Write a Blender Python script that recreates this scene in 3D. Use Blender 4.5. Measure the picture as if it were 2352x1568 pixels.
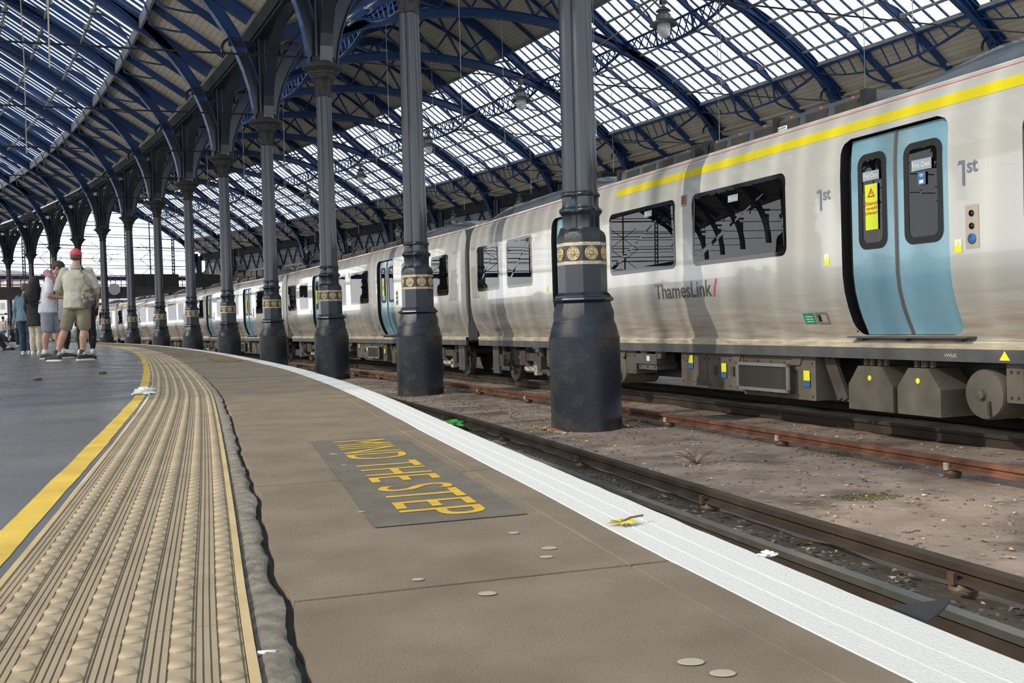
import bpy, bmesh, math, random
from mathutils import Vector, Matrix, noise
random.seed(7)
PI = math.pi
D = bpy.data
for o in list(D.objects): D.objects.remove(o)
SC = bpy.context.scene
COL = SC.collection

# ------------------------------------------------------------------ camera
# world: camera foot at the origin, +Y ahead, platform surface z = 0
cam_d = D.cameras.new('camera'); cam = D.objects.new('camera', cam_d); COL.objects.link(cam)
cam_d.sensor_width = 36.0; cam_d.lens = 36.0*2400/2352; cam_d.clip_start = 0.05; cam_d.clip_end = 2000
pitch = math.radians(1.08); roll = math.radians(1.735)
cam.location = (0, 0, 0.40)
cam.rotation_mode = 'XYZ'
cam.matrix_world = Matrix.Translation((0, 0, 0.40)) @ (Matrix.Rotation(PI/2 - pitch, 4, 'X') @ Matrix.Rotation(-roll, 4, 'Z'))
SC.camera = cam
SC.view_settings.view_transform = 'Standard'; SC.view_settings.look = 'None'
SC.view_settings.gamma = 1; SC.view_settings.use_curve_mapping = False
SC.view_settings.exposure = 0.0
# ------------------------------------------------------------------ sky + sun
W = D.worlds.new('sky'); SC.world = W; W.use_nodes = True
nt = W.node_tree; nt.nodes.clear()
tc = nt.nodes.new('ShaderNodeTexCoord'); sp = nt.nodes.new('ShaderNodeSeparateXYZ'); cr = nt.nodes.new('ShaderNodeValToRGB')
bg = nt.nodes.new('ShaderNodeBackground'); wo = nt.nodes.new('ShaderNodeOutputWorld')
nt.links.new(tc.outputs['Generated'], sp.inputs[0]); nt.links.new(sp.outputs[2], cr.inputs[0])
cr.color_ramp.elements[0].position = 0.0; cr.color_ramp.elements[0].color = (1.9, 1.93, 1.98, 1)
e_ = cr.color_ramp.elements.new(0.16); e_.color = (1.7, 1.75, 1.8, 1)
e_ = cr.color_ramp.elements.new(0.32); e_.color = (0.95, 0.98, 1.02, 1)
cr.color_ramp.elements[-1].position = 0.8; cr.color_ramp.elements[-1].color = (0.60, 0.81, 1.0, 1)
nt.links.new(cr.outputs[0], bg.inputs[0]); nt.links.new(bg.outputs[0], wo.inputs[0])
bg.inputs[1].default_value = 1.2
sun_d = D.lights.new('sun', 'SUN'); sun = D.objects.new('sun', sun_d); COL.objects.link(sun)
sun_d.energy = 4.3; sun_d.angle = math.radians(0.9); sun_d.color = (1.0, 0.88, 0.70)
SUN_EL = math.radians(33); SUN_AZ = math.radians(23)      # direction the light travels, from +X
dv = Vector((math.cos(SUN_AZ)*math.cos(SUN_EL), math.sin(SUN_AZ)*math.cos(SUN_EL), -math.sin(SUN_EL)))
sun.rotation_euler = dv.to_track_quat('-Z', 'Y').to_euler(); sun.location = (-40, 0, 40)

# ------------------------------------------------------------------ curve of the station
CX, CY, R = -271.405, -85.58, 290.02
A0 = math.radians(20.088); BAY = 8.111
def ang(s): return A0 + s/R
def P(s, u, z=0.0):
    a = ang(s); return Vector((CX+(R+u)*math.cos(a), CY+(R+u)*math.sin(a), z))
def L(ds, u, z=0.0):                       # same, in the local frame of a bay object
    a = ds/R; return Vector(((R+u)*math.cos(a)-R, (R+u)*math.sin(a), z))
def frame(o, s, u=0.0, z=0.0):
    o.location = P(s, u, z); o.rotation_euler = (0, 0, ang(s))
def lerp_tab(tab, x):
    if x <= tab[0][0]: return tab[0][1]
    for (x0, y0), (x1, y1) in zip(tab, tab[1:]):
        if x <= x1: return y0+(y1-y0)*(x-x0)/(x1-x0)
    return tab[-1][1]
def s_of(deg): return (math.radians(deg)-A0)*R

# ------------------------------------------------------------------ helpers
ORD = ['nearest','second','third','fourth','fifth','sixth','seventh','eighth','ninth','tenth','eleventh','twelfth','thirteenth','fourteenth','fifteenth','sixteenth']
def mesh_obj(name, bm, mats, parent=None, smooth=False):
    me = D.meshes.new(name)
    bm.normal_update(); bm.to_mesh(me); bm.free()
    if smooth:
        me.shade_smooth()
        if smooth != 'all':
            try: me.set_sharp_from_angle(angle=math.radians(35))
            except Exception: pass
    for m in (mats if isinstance(mats, (list, tuple)) else [mats]): me.materials.append(m)
    o = D.objects.new(name, me); COL.objects.link(o)
    if parent is not None: o.parent = parent
    return o
def empty(name, loc=(0,0,0), rz=0.0):
    o = D.objects.new(name, None); COL.objects.link(o); o.location = loc; o.rotation_euler = (0,0,rz); o.empty_display_size = 0.3
    return o
def tag(o, label, cat, group=None, kind=None):
    o['label'] = label; o['category'] = cat
    if group: o['group'] = group
    if kind: o['kind'] = kind
    return o
def struct(o, kind='structure'):
    o['kind'] = kind; return o
def copy_tree(o, parent=None, km=None):
    if km is None:
        km = {}
        for x in D.objects:
            if x.parent: km.setdefault(x.parent.name, []).append(x)
    c = o.copy(); COL.objects.link(c)
    if parent is not None: c.parent = parent
    for k in km.get(o.name, []): copy_tree(k, c, km)
    return c
def bx(bm, x0, x1, y0, y1, z0, z1, mi=0, M=None):
    vs = [bm.verts.new((x, y, z)) for x in (x0, x1) for y in (y0, y1) for z in (z0, z1)]
    if M is not None:
        for v in vs: v.co = M @ v.co
    F = []
    for idx in ((0,1,3,2),(4,6,7,5),(0,4,5,1),(2,3,7,6),(0,2,6,4),(1,5,7,3)):
        f = bm.faces.new([vs[i] for i in idx]); f.material_index = mi; F.append(f)
    return F
def bar(bm, a, b, w, h=None, up=Vector((0,0,1)), mi=0):
    """rectangular bar between two points"""
    a = Vector(a); b = Vector(b); h = h or w
    d = (b-a)
    if d.length < 1e-6: return
    d.normalize()
    s = d.cross(up)
    if s.length < 1e-3: s = d.cross(Vector((0,1,0)))
    s.normalize(); t = s.cross(d)
    q = []
    for p in (a, b):
        q.append([bm.verts.new(p+s*(i*w/2)+t*(j*h/2)) for i, j in ((-1,-1),(1,-1),(1,1),(-1,1))])
    for i in range(4):
        f = bm.faces.new((q[0][i], q[0][(i+1)%4], q[1][(i+1)%4], q[1][i])); f.material_index = mi
    f = bm.faces.new(q[0][::-1]); f.material_index = mi
    f = bm.faces.new(q[1]); f.material_index = mi
def tube(bm, pts, rad, n=8, mi=0, caps=True, squash=None):
    pts = [Vector(p) for p in pts]
    rads = rad if isinstance(rad, (list, tuple)) else [rad]*len(pts)
    rings = []
    ref = None
    for i, p in enumerate(pts):
        d = (pts[min(i+1, len(pts)-1)]-pts[max(i-1, 0)]).normalized()
        if ref is None:
            ref = d.cross(Vector((0,0,1)))
            if ref.length < 0.1: ref = Vector((1,0,0))
        s = (ref - d*ref.dot(d)).normalized(); t = d.cross(s); ref = s
        r = rads[i]; rx, ry = (r if isinstance(r, tuple) else (r, r))
        rings.append([bm.verts.new(p+s*math.cos(2*PI*k/n)*rx+t*math.sin(2*PI*k/n)*ry) for k in range(n)])
    for a, b in zip(rings, rings[1:]):
        for k in range(n):
            f = bm.faces.new((a[k], a[(k+1)%n], b[(k+1)%n], b[k])); f.material_index = mi
    if caps:
        f = bm.faces.new(rings[0][::-1]); f.material_index = mi
        f = bm.faces.new(rings[-1]); f.material_index = mi
def loft(bm, rings, mi=0, caps=True, mif=None):
    R_ = [[bm.verts.new(p) for p in r] for r in rings]
    n = len(R_[0])
    for j, (a, b) in enumerate(zip(R_, R_[1:])):
        for k in range(n):
            f = bm.faces.new((a[k], a[(k+1)%n], b[(k+1)%n], b[k])); f.material_index = mif(j) if mif else mi
    if caps:
        bm.faces.new(R_[0][::-1]).material_index = mif(0) if mif else mi
        bm.faces.new(R_[-1]).material_index = mif(len(R_)-2) if mif else mi
def lathe(bm, prof, n=24, c=(0,0,0), mi=0, caps=True, axis='Z'):
    rings = []
    for r, z in prof:
        ring = []
        for k in range(n):
            a = 2*PI*k/n; x, y = r*math.cos(a), r*math.sin(a)
            v = Vector((x, y, z)) if axis == 'Z' else (Vector((z, x, y)) if axis == 'X' else Vector((y, z, x)))
            ring.append(v+Vector(c))
        rings.append(ring)
    loft(bm, rings, mi, caps)
def plate(bm, pts, th, axis='y', mi=0):
    """extruded polygon; pts are (x, z) or, axis='x', (y, z)"""
    fr = [bm.verts.new((x, -th/2, z) if axis == 'y' else (-th/2, x, z)) for x, z in pts]
    bk = [bm.verts.new((x, th/2, z) if axis == 'y' else (th/2, x, z)) for x, z in pts]
    n = len(pts)
    fs = [bm.faces.new(fr), bm.faces.new(bk[::-1])]
    for i in range(n): fs.append(bm.faces.new((fr[i], bk[i], bk[(i+1)%n], fr[(i+1)%n])))
    for f in fs: f.material_index = mi
def sweep_band(bm, path, w, th, nrm, mi=0):
    """flat band along path in local x/z plane; w across y, thickness th along normal list nrm"""
    rings = []
    for p, n in zip(path, nrm):
        p = Vector(p); n = Vector(n)
        rings.append([p+Vector((0,-w/2,0)), p+Vector((0,w/2,0)), p+Vector((0,w/2,0))+n*th, p+Vector((0,-w/2,0))+n*th])
    loft(bm, rings, mi)
def strip(bm, ss, us_f, z_f, mi=0, mis=None, uv=None):
    """surface following the station curve; us_f(s)->list of u; z_f(i,s)->z"""
    prev = None; lay = bm.loops.layers.uv.verify() if uv else None
    for s in ss:
        us = us_f(s)
        row = [(bm.verts.new(P(s, u, z_f(i, s))), s, u) for i, u in enumerate(us)]
        if prev:
            for i in range(len(row)-1):
                q = (prev[i], prev[i+1], row[i+1], row[i])
                f = bm.faces.new([v[0] for v in q]); f.material_index = mis[i] if mis else mi
                if f.normal.z < 0: pass
                if uv:
                    for lp, v in zip(f.loops, q): lp[lay].uv = (v[1], v[2])
        prev = row
    return bm
def frange(a, b, st):
    n = max(1, int(round((b-a)/st))); return [a+(b-a)*i/n for i in range(n+1)]

# ------------------------------------------------------------------ materials
def mat(name, col, rough=0.6, metal=0.0, var=0.0, vscale=3.0, bump=0.0, bscale=40.0, spec=0.5, coat=0.0, col2=None, c2scale=1.5, c2lo=0.5, c2hi=0.6, stretch=None, emit=None, estr=0.0, rvar=0.0, alpha=None):
    m = D.materials.new(name); m.use_nodes = True
    n = m.node_tree.nodes; l = m.node_tree.links; b = n['Principled BSDF']
    b.inputs['Base Color'].default_value = (*col, 1); b.inputs['Roughness'].default_value = rough
    b.inputs['Metallic'].default_value = metal; b.inputs['Specular IOR Level'].default_value = spec
    b.inputs['Coat Weight'].default_value = coat; b.inputs['Coat Roughness'].default_value = 0.05
    if emit: b.inputs['Emission Color'].default_value = (*emit, 1); b.inputs['Emission Strength'].default_value = estr
    src = None
    def coords():
        t = n.new('ShaderNodeTexCoord'); mp = n.new('ShaderNodeMapping')
        if stretch: mp.inputs['Scale'].default_value = stretch
        l.new(t.outputs['Object'], mp.inputs[0]); return mp.outputs[0]
    vec = coords() if (var or bump or col2 or rvar) else None
    if var:
        nz = n.new('ShaderNodeTexNoise'); nz.inputs['Scale'].default_value = vscale; nz.inputs['Detail'].default_value = 6; l.new(vec, nz.inputs[0])
        mr = n.new('ShaderNodeMapRange'); mr.inputs[1].default_value = .3; mr.inputs[2].default_value = .7
        mr.inputs[3].default_value = 1-var; mr.inputs[4].default_value = 1+var; l.new(nz.outputs[0], mr.inputs[0])
        mx = n.new('ShaderNodeVectorMath'); mx.operation = 'SCALE'; mx.inputs[0].default_value = col; l.new(mr.outputs[0], mx.inputs['Scale']); src = mx.outputs[0]
    if col2:
        nz = n.new('ShaderNodeTexNoise'); nz.inputs['Scale'].default_value = c2scale; nz.inputs['Detail'].default_value = 8; nz.inputs['Roughness'].default_value = .65; l.new(vec, nz.inputs[0])
        mr = n.new('ShaderNodeMapRange'); mr.inputs[1].default_value = c2lo; mr.inputs[2].default_value = c2hi; l.new(nz.outputs[0], mr.inputs[0])
        mx = n.new('ShaderNodeMix'); mx.data_type = 'RGBA'; l.new(mr.outputs[0], mx.inputs[0])
        if src: l.new(src, mx.inputs[6])
        else: mx.inputs[6].default_value = (*col, 1)
        mx.inputs[7].default_value = (*col2, 1); src = mx.outputs[2]
    if src: l.new(src, b.inputs['Base Color'])
    if rvar:
        nz = n.new('ShaderNodeTexNoise'); nz.inputs['Scale'].default_value = vscale*1.7; nz.inputs['Detail'].default_value = 5; l.new(vec, nz.inputs[0])
        mr = n.new('ShaderNodeMapRange'); mr.inputs[1].default_value = .3; mr.inputs[2].default_value = .7; mr.inputs[3].default_value = max(0, rough-rvar); mr.inputs[4].default_value = min(1, rough+rvar)
        l.new(nz.outputs[0], mr.inputs[0]); l.new(mr.outputs[0], b.inputs['Roughness'])
    if bump:
        nz = n.new('ShaderNodeTexNoise'); nz.inputs['Scale'].default_value = bscale; nz.inputs['Detail'].default_value = 8; nz.inputs['Roughness'].default_value = .7; l.new(vec, nz.inputs[0])
        bp = n.new('ShaderNodeBump'); bp.inputs['Strength'].default_value = 1.0; bp.inputs['Distance'].default_value = bump; l.new(nz.outputs[0], bp.inputs['Height']); l.new(bp.outputs[0], b.inputs['Normal'])
    return m
def glass_mat(name, tint, trans, gloss_r=0.02, base=(0.01,0.01,0.01), diff=0.0):
    """thin pane: mostly see-through, a fresnel reflection, and a bit of dirt that scatters light"""
    m = D.materials.new(name); m.use_nodes = True; n = m.node_tree.nodes; l = m.node_tree.links; n.clear()
    out = n.new('ShaderNodeOutputMaterial'); tr = n.new('ShaderNodeBsdfTransparent'); tr.inputs[0].default_value = (*tint, 1)
    df = n.new('ShaderNodeBsdfDiffuse'); df.inputs[0].default_value = (*base, 1)
    m1 = n.new('ShaderNodeMixShader'); m1.inputs[0].default_value = 1-trans; l.new(tr.outputs[0], m1.inputs[1])
    if diff:
        tl = n.new('ShaderNodeBsdfTranslucent'); tl.inputs[0].default_value = (*base, 1); ad = n.new('ShaderNodeMixShader'); ad.inputs[0].default_value = .6
        l.new(df.outputs[0], ad.inputs[1]); l.new(tl.outputs[0], ad.inputs[2]); l.new(ad.outputs[0], m1.inputs[2])
    else: l.new(df.outputs[0], m1.inputs[2])
    gl = n.new('ShaderNodeBsdfGlossy'); gl.inputs['Roughness'].default_value = gloss_r
    fr = n.new('ShaderNodeFresnel'); fr.inputs[0].default_value = 1.5
    ge = n.new('ShaderNodeNewGeometry'); mi_ = n.new('ShaderNodeMapRange'); mi_.inputs[3].default_value = 1.5; mi_.inputs[4].default_value = 1/1.5
    l.new(ge.outputs['Backfacing'], mi_.inputs[0]); l.new(mi_.outputs[0], fr.inputs[0])
    m2 = n.new('ShaderNodeMixShader'); l.new(fr.outputs[0], m2.inputs[0]); l.new(m1.outputs[0], m2.inputs[1]); l.new(gl.outputs[0], m2.inputs[2]); l.new(m2.outputs[0], out.inputs[0])
    return m
M = {}
M['iron'] = mat('blue_iron_paint', (0.009,0.047,0.155), 0.38, var=.25, vscale=1.3, bump=.002, bscale=60)
M['iron_dark'] = mat('navy_and_shaded_iron_paint', (0.008,0.015,0.028), 0.27, var=.2, vscale=2, bump=.0015, bscale=70, spec=.75)  # navy of the columns; on the row arches it stands in for shade
M['iron_base'] = mat('navy_paint_with_dirt', (0.010,0.015,0.026), 0.42, bump=.004, bscale=25, col2=(.075,.060,.045), c2scale=1.6, c2lo=.50, c2hi=.72)
M['dirt_iron'] = mat('dusty_navy_paint', (0.030,0.028,0.029), 0.75, var=.3, vscale=5, bump=.003, bscale=40)
M['gutter_iron'] = mat('sooty_gutter_paint', (0.022,0.024,0.028), .85, var=.3, vscale=2)
M['sheet'] = mat('grey_corrugated_sheet', (0.30,0.30,0.29), .7, var=.3, vscale=1.2, stretch=(4,4,.3))
M['cream'] = mat('cream_paint', (0.50,0.46,0.36), 0.6, var=.25, vscale=20)
M['gold'] = mat('gold_paint', (0.52,0.34,0.10), 0.4, var=.3, vscale=30, metal=.3)
M['board'] = mat('beige_ceiling_board', (0.60,0.53,0.42), 0.8, var=.12, vscale=.8)
M['purlin'] = mat('grey_purlin_paint', (0.33,0.34,0.34), 0.5, var=.2, vscale=3)
M['glass'] = glass_mat('dusty_roof_glass', (.93,.97,1), .86, .1, (.8,.85,.9), 1)
M['screen_glass'] = glass_mat('screen_glass', (.97,.98,1), .9, .05, (.85,.88,.92), 1)
M['asphalt'] = mat('smooth_dark_asphalt', (0.110,0.112,0.120), 0.30, var=.3, vscale=1.1, bump=.0010, bscale=90, rvar=.12, spec=.6, col2=(.155,.15,.142), c2scale=.7, c2lo=.5, c2hi=.75)
M['slab'] = mat('brown_concrete_slab', (0.205,0.160,0.112), 0.62, var=.2, vscale=5, bump=.003, bscale=260, col2=(.42,.37,.30), c2scale=330, c2lo=.60, c2hi=.72)
M['slab_dark'] = mat('dark_painted_patch', (0.145,0.125,0.10), 0.55, var=.2, vscale=9, bump=.003, bscale=260, col2=(.30,.27,.22), c2scale=330, c2lo=.58, c2hi=.70)
M['mortar'] = mat('rough_grey_mortar', (0.30,0.265,0.22), 0.9, var=.4, vscale=30, bump=.012, bscale=130)
M['yellow_line'] = mat('worn_yellow_paint', (0.62,0.42,0.06), 0.5, var=.18, vscale=5, bump=.001, bscale=90, col2=(.22,.20,.17), c2scale=9, c2lo=.64, c2hi=.72)
M['yellow_text'] = mat('yellow_letter_paint', (0.58,0.37,0.03), 0.5, var=.15, vscale=30)
M['white_line'] = mat('white_edge_paint', (0.70,0.70,0.69), 0.55, bump=.004, bscale=140, col2=(.50,.48,.45), c2scale=240, c2lo=.62, c2hi=.74)
M['tactile'] = mat('buff_tactile_paving', (0.34,0.272,0.182), 0.42, var=.12, vscale=5, bump=.0006, bscale=200)
M['tactile_edge'] = mat('buff_tactile_trim', (0.50,0.37,0.20), 0.5, var=.15, vscale=4)
M['brick'] = mat('sooty_platform_face', (0.06,0.052,0.045), 0.85, var=.4, vscale=6, bump=.01, bscale=12)
M['dirt'] = mat('dry_trackside_dirt', (0.30,0.235,0.195), 0.95, var=.25, vscale=2.5, bump=.03, bscale=9, col2=(.10,.082,.06), c2scale=1.1, c2lo=.52, c2hi=.68)
M['far_ground'] = mat('pale_far_ground', (0.30,0.28,0.25), 0.95, var=.2, vscale=.2)
M['rail_steel'] = mat('polished_rail_steel', (0.30,0.30,0.29), 0.28, metal=.85, var=.2, vscale=4, stretch=(1,1,1))
M['rail_dark'] = mat('dark_brown_rail', (0.045,0.034,0.026), 0.6, metal=.15, var=.35, vscale=3, bump=.002)
M['rail_rust'] = mat('rusty_rail', (0.15,0.062,0.036), 0.7, var=.45, vscale=5, bump=.004, bscale=30)
M['clip'] = mat('pale_clip', (0.42,0.37,0.32), 0.7, var=.2, vscale=10)
M['insul'] = mat('brown_insulator', (0.085,0.055,0.04), 0.6, var=.3)
M['leaf'] = mat('dry_leaf', (0.36,0.20,0.09), 0.8, var=.5, vscale=3, col2=(.55,.50,.42), c2scale=4)
M['twig'] = mat('twig', (0.13,0.09,0.06), 0.9)
M['moss'] = mat('moss', (0.10,0.105,0.04), 0.95, var=.4)
M['green'] = mat('green_plastic', (0.10,0.45,0.08), 0.35)
M['whitep'] = mat('white_paper', (0.7,0.7,0.7), 0.6)
M['black_sheet'] = mat('black_felt', (0.02,0.02,0.024), 0.9, bump=.002)
M['black'] = mat('black_rubber', (0.006,0.006,0.007), 0.5)
M['gloss_black'] = mat('gloss_black', (0.006,0.006,0.008), 0.06, spec=.6)
# train
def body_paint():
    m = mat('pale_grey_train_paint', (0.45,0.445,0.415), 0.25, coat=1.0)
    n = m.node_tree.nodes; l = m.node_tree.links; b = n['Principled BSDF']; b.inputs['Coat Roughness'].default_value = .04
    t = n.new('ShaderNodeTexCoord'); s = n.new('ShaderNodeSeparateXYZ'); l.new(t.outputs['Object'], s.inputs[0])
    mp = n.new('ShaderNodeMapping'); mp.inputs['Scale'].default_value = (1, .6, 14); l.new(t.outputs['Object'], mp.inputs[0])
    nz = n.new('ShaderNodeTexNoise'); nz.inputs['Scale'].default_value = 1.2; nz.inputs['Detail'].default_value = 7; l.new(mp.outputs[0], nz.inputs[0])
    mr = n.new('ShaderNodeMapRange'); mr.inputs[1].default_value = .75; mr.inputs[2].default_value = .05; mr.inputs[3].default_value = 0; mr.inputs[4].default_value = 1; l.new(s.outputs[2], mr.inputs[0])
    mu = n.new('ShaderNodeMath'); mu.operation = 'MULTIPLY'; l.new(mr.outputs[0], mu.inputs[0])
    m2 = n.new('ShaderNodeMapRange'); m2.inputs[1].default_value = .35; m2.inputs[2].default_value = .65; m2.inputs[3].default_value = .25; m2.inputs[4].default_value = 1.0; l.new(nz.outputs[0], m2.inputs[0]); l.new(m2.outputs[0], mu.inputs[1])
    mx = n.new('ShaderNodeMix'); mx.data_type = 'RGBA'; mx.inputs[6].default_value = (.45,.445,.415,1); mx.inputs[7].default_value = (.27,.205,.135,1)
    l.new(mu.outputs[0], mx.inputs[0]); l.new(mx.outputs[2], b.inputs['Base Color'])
    return m
M['body'] = body_paint()
M['body2'] = mat('grey_train_panel', (0.30,0.30,0.295), 0.25, coat=1.0)
M['sole'] = mat('grey_solebar', (0.075,0.077,0.08), 0.5, var=.25, vscale=4)
M['lip'] = mat('dirty_cream_lip', (0.50,0.44,0.33), 0.5, var=.3, vscale=4, stretch=(1,.5,6))
M['train_roof'] = mat('dark_grey_roof', (0.075,0.085,0.10), 0.33, coat=.3, var=.15, vscale=2)
M['yellow'] = mat('yellow_train_stripe', (0.62,0.53,0.01), 0.35, coat=.4, var=.06, vscale=3)
M['redline'] = mat('thin_red_stripe', (0.50,0.13,0.09), 0.4)
M['door'] = mat('light_blue_door', (0.17,0.33,0.42), 0.3, coat=.6, col2=(.16,.24,.26), c2scale=1.3, c2lo=.52, c2hi=.75)
M['window'] = glass_mat('tinted_train_glass', (.07,.08,.08), .8, .0, (.01,.01,.012))
M['under'] = mat('dark_brown_underframe', (0.062,0.052,0.043), 0.8, var=.3, vscale=5, bump=.002)
M['under_l'] = mat('dusty_underframe_box', (0.105,0.090,0.072), 0.75, var=.2, vscale=4, bump=.001)
M['wheel'] = mat('wheel_steel', (0.10,0.085,0.07), 0.55, metal=.4, var=.3)
M['grille'] = mat('grille_mesh', (0.035,0.032,0.028), 0.6, bump=.01, bscale=90)
M['alu'] = mat('dull_aluminium', (0.35,0.34,0.33), 0.45, metal=.6)
M['st_grey'] = mat('grey_sign', (0.30,0.36,0.42), 0.4)
M['st_white'] = mat('white_sign', (0.75,0.75,0.73), 0.4)
M['st_yel'] = mat('yellow_sticker', (0.80,0.78,0.02), 0.4)
M['st_yel2'] = mat('bright_yellow_notice', (0.62,0.72,0.01), 0.4, emit=(.62,.72,.01), estr=0.0)
M['st_red'] = mat('red_print', (0.55,0.04,0.01), 0.5)
M['st_blue'] = mat('blue_sticker', (0.03,0.13,0.32), 0.4)
M['st_green'] = mat('green_sign', (0.02,0.25,0.14), 0.4)
M['print'] = mat('dark_grey_print', (0.075,0.075,0.085), 0.4, coat=.3)
M['print_l'] = mat('blue_grey_print', (0.13,0.15,0.20), 0.4, coat=.3)
M['pink'] = mat('pink_print', (0.62,0.06,0.15), 0.4)
M['orange_lamp'] = mat('orange_lamp', (0.8,0.2,0.03), 0.3, emit=(1,.25,.05), estr=2.5)
M['red_lamp'] = mat('red_indicator', (0.25,0.03,0.02), 0.3)
M['interior'] = mat('train_interior', (0.10,0.10,0.10), 0.8)
M['seat'] = mat('seat_moquette', (0.05,0.06,0.09), 0.9)
GZ = -1.05
# =================================================================== ground / platform
E_TAB = [(s_of(a), u) for a, u in ((15,-4.56),(17.0,-4.558),(17.69,-4.555),(17.80,-4.545),(17.86,-4.523),(17.94,-4.503),(18.10,-4.462),(18.2,-4.44),(18.37,-4.39),(18.63,-4.305),(19,-4.22),(19.6,-4.14),(21,-4.12),(26,-4.1),(32,-4.1))]
TR_TAB = [(s_of(a), u) for a, u in ((15,-5.42),(17.75,-5.385),(18.3,-5.30),(18.9,-5.2),(19.4,-5.17),(20.5,-5.12),(21.2,-5.08),(23.6,-5.0),(32,-5.0))]
def sm(tab, s): return sum(lerp_tab(tab, s+d) for d in (-.5,-.25,0,.25,.5))/5
def uE(s): return sm(E_TAB, s)
def uTR(s): return sm(TR_TAB, s)
def uTL(s): return uTR(s)-.357
S0, S1 = -18.0, 122.0
SS = frange(S0, 10, .25)+frange(10, 60, 1.0)[1:]+frange(60, S1, 2.0)[1:]

bm = bmesh.new()          # left platform surface
strip(bm, frange(S0, S1, 1.5), lambda s: [-60,-36,-20,-10,-7,uTL(s)-.015], lambda i, s: 0.0)
struct(mesh_obj('floor', bm, M['asphalt']))
bm = bmesh.new()          # yellow line and white joint line
def yj(s): return noise.noise(Vector((s*2.3, 1.7, 0)))*.004+noise.noise(Vector((s*11, 4.7, 0)))*.002
strip(bm, frange(S0, 60, .08), lambda s: [uTL(s)-.098+yj(s), uTL(s)-.034+yj(s+9)], lambda i, s: .0012)
tag(mesh_obj('yellow_line', bm, M['yellow_line']), 'worn yellow painted safety line on the dark platform left of the tactile strip', 'painted line')
# slabs between tactile strip and edge, with transverse joints
bm = bmesh.new()
joints = []; s = -16.0
while s < 100: joints.append(s); s += 1.47
joff = -10.31; JS = 1.2
def slabz(s):
    d = abs(s-joff-round((s-joff)/JS)*JS)
    return (-.016 if d < .0047 else (-.0008 if d < .011 else 0.0)) if s < 14 else 0.0
ss = []
jn = [joff+JS*i for i in range(-12, 18) if S0 < joff+JS*i < 14]
ss = sorted([x for x in frange(S0, 14, .05) if all(abs(x-j) > .013 for j in jn)]+[j+d for j in jn for d in (-.010, -.005, -.0045, .0045, .005, .010)])
ss += frange(14, S1, 1.0)[1:]
def jag(s): return .012*noise.noise(Vector((s*1.3, 3, 1)))+.010*noise.noise(Vector((s*5, 8, 1)))+.005*noise.noise(Vector((s*21, 8, 5)))
strip(bm, ss, lambda s: [uTR(s)+.068+jag(s)+.002, uTR(s)+.068+jag(s)+.005, uTR(s)+.14, uTR(s)*.45+uE(s)*.55, uE(s)-.225, uE(s)-.222, uE(s)-.219, uE(s)-.152],
      lambda i, s: (-.02 if i == 0 else (-.0035 if i == 5 else slabz(s)+.0015*noise.noise(Vector((s*2, i, 0))))))
struct(mesh_obj('floor_slabs', bm, M['slab'], smooth=True)); D.objects['floor_slabs'].name = 'floor'
bm = bmesh.new()          # white painted coping with long grooves
def cu(s):
    e = uE(s); j = .003*noise.noise(Vector((s*9, 0, 7))); return [e-.152, e-.151, e-.110, e-.108, e-.106, e-.064, e-.062, e-.060, e-.004+j, e+j, e+j]
strip(bm, frange(S0, 16, .05)+frange(16, S1, .8)[1:], cu, lambda i, s: {0:-.001, 3:-.0035, 6:-.003, 9:-.006, 10:-.06}.get(i, .0015)+.0006*noise.noise(Vector((s*12, i, 2))))
tag(mesh_obj('platform_coping', bm, M['white_line'], smooth=True), 'white painted grooved edge along the curved platform', 'platform edge')
bm = bmesh.new()
strip(bm, frange(S0, S1, .8), lambda s: [uE(s)-.03, uE(s)-.05, uE(s)-.03], lambda i, s: [-.055, -.12, GZ-.1][i])
struct(mesh_obj('wall_platform_face', bm, M['brick']))
# mortar band
bm = bmesh.new()
def mz(i, s):
    u = [0, .012, .026, .042, .056][i]
    return (-.006 if i in (0, 4) else .001)+.003*noise.noise(Vector((s*7, u*60, 0)))+.003*noise.noise(Vector((s*33, u*200, 3)))
strip(bm, frange(S0, 18, .025)+frange(18, 60, .5)[1:], lambda s: [uTR(s)+.016, uTR(s)+.026, uTR(s)+.038, uTR(s)+.050, uTR(s)+.066+jag(s)-.006], mz)
struct(mesh_obj('trim_1', bm, M['mortar'], smooth='all'))
bm = bmesh.new(); strip(bm, frange(S0, 60, 1), lambda s: [uTL(s)-.02, uTR(s)+.09], lambda i, s: -.022)
struct(mesh_obj('trim_2', bm, M['brick']))
# tactile paving: ribbed sheet with flat-topped blisters, tile joints
tac = empty('tactile_paving', P(-8, -5.5, 0))
tag(tac, 'buff ribbed tactile warning strip with six rows of blisters', 'tactile paving')
prof = []          # (fraction of width, z)
ROW = .0595; x = 0.0
prof.append((0.0, 0.002))
for r in range(6):
    x0 = r*ROW
    for gx, w in ((.0,.0022),(.0092,.0022),(.0184,.0022),(.0276,.0022)):
        prof += [(x0+gx+.0002, .0022), (x0+gx+.0008, -.0012), (x0+gx+.0022, -.0012), (x0+gx+.0028, .0022)]
    prof += [(x0+.0555, .0022), (x0+.0562, -.0008), (x0+.0580, -.0008), (x0+.0588, .0022)]
prof.append((6*ROW, .0022))
bm = bmesh.new()
TS0, TS1 = -12.0, 40.0
ss = []
s = TS0
while s < 45:
    ss.append(s); s += (.10 if s < 6 else .4)
tj = .40
def tiles(s0, s1):
    pts = []
    s = s0
    while s < s1:
        pts += [(s+.0015, 0), (s+.2, 0), (s+tj-.0015, 0), (s+tj-.001, -.004), (s+tj+.001, -.004)]; s += tj
    return pts
tl = tiles(-12.0, 8.0)+[(q, 0) for q in frange(8.1, 45, .5)]
zoff = dict(tl)
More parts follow.
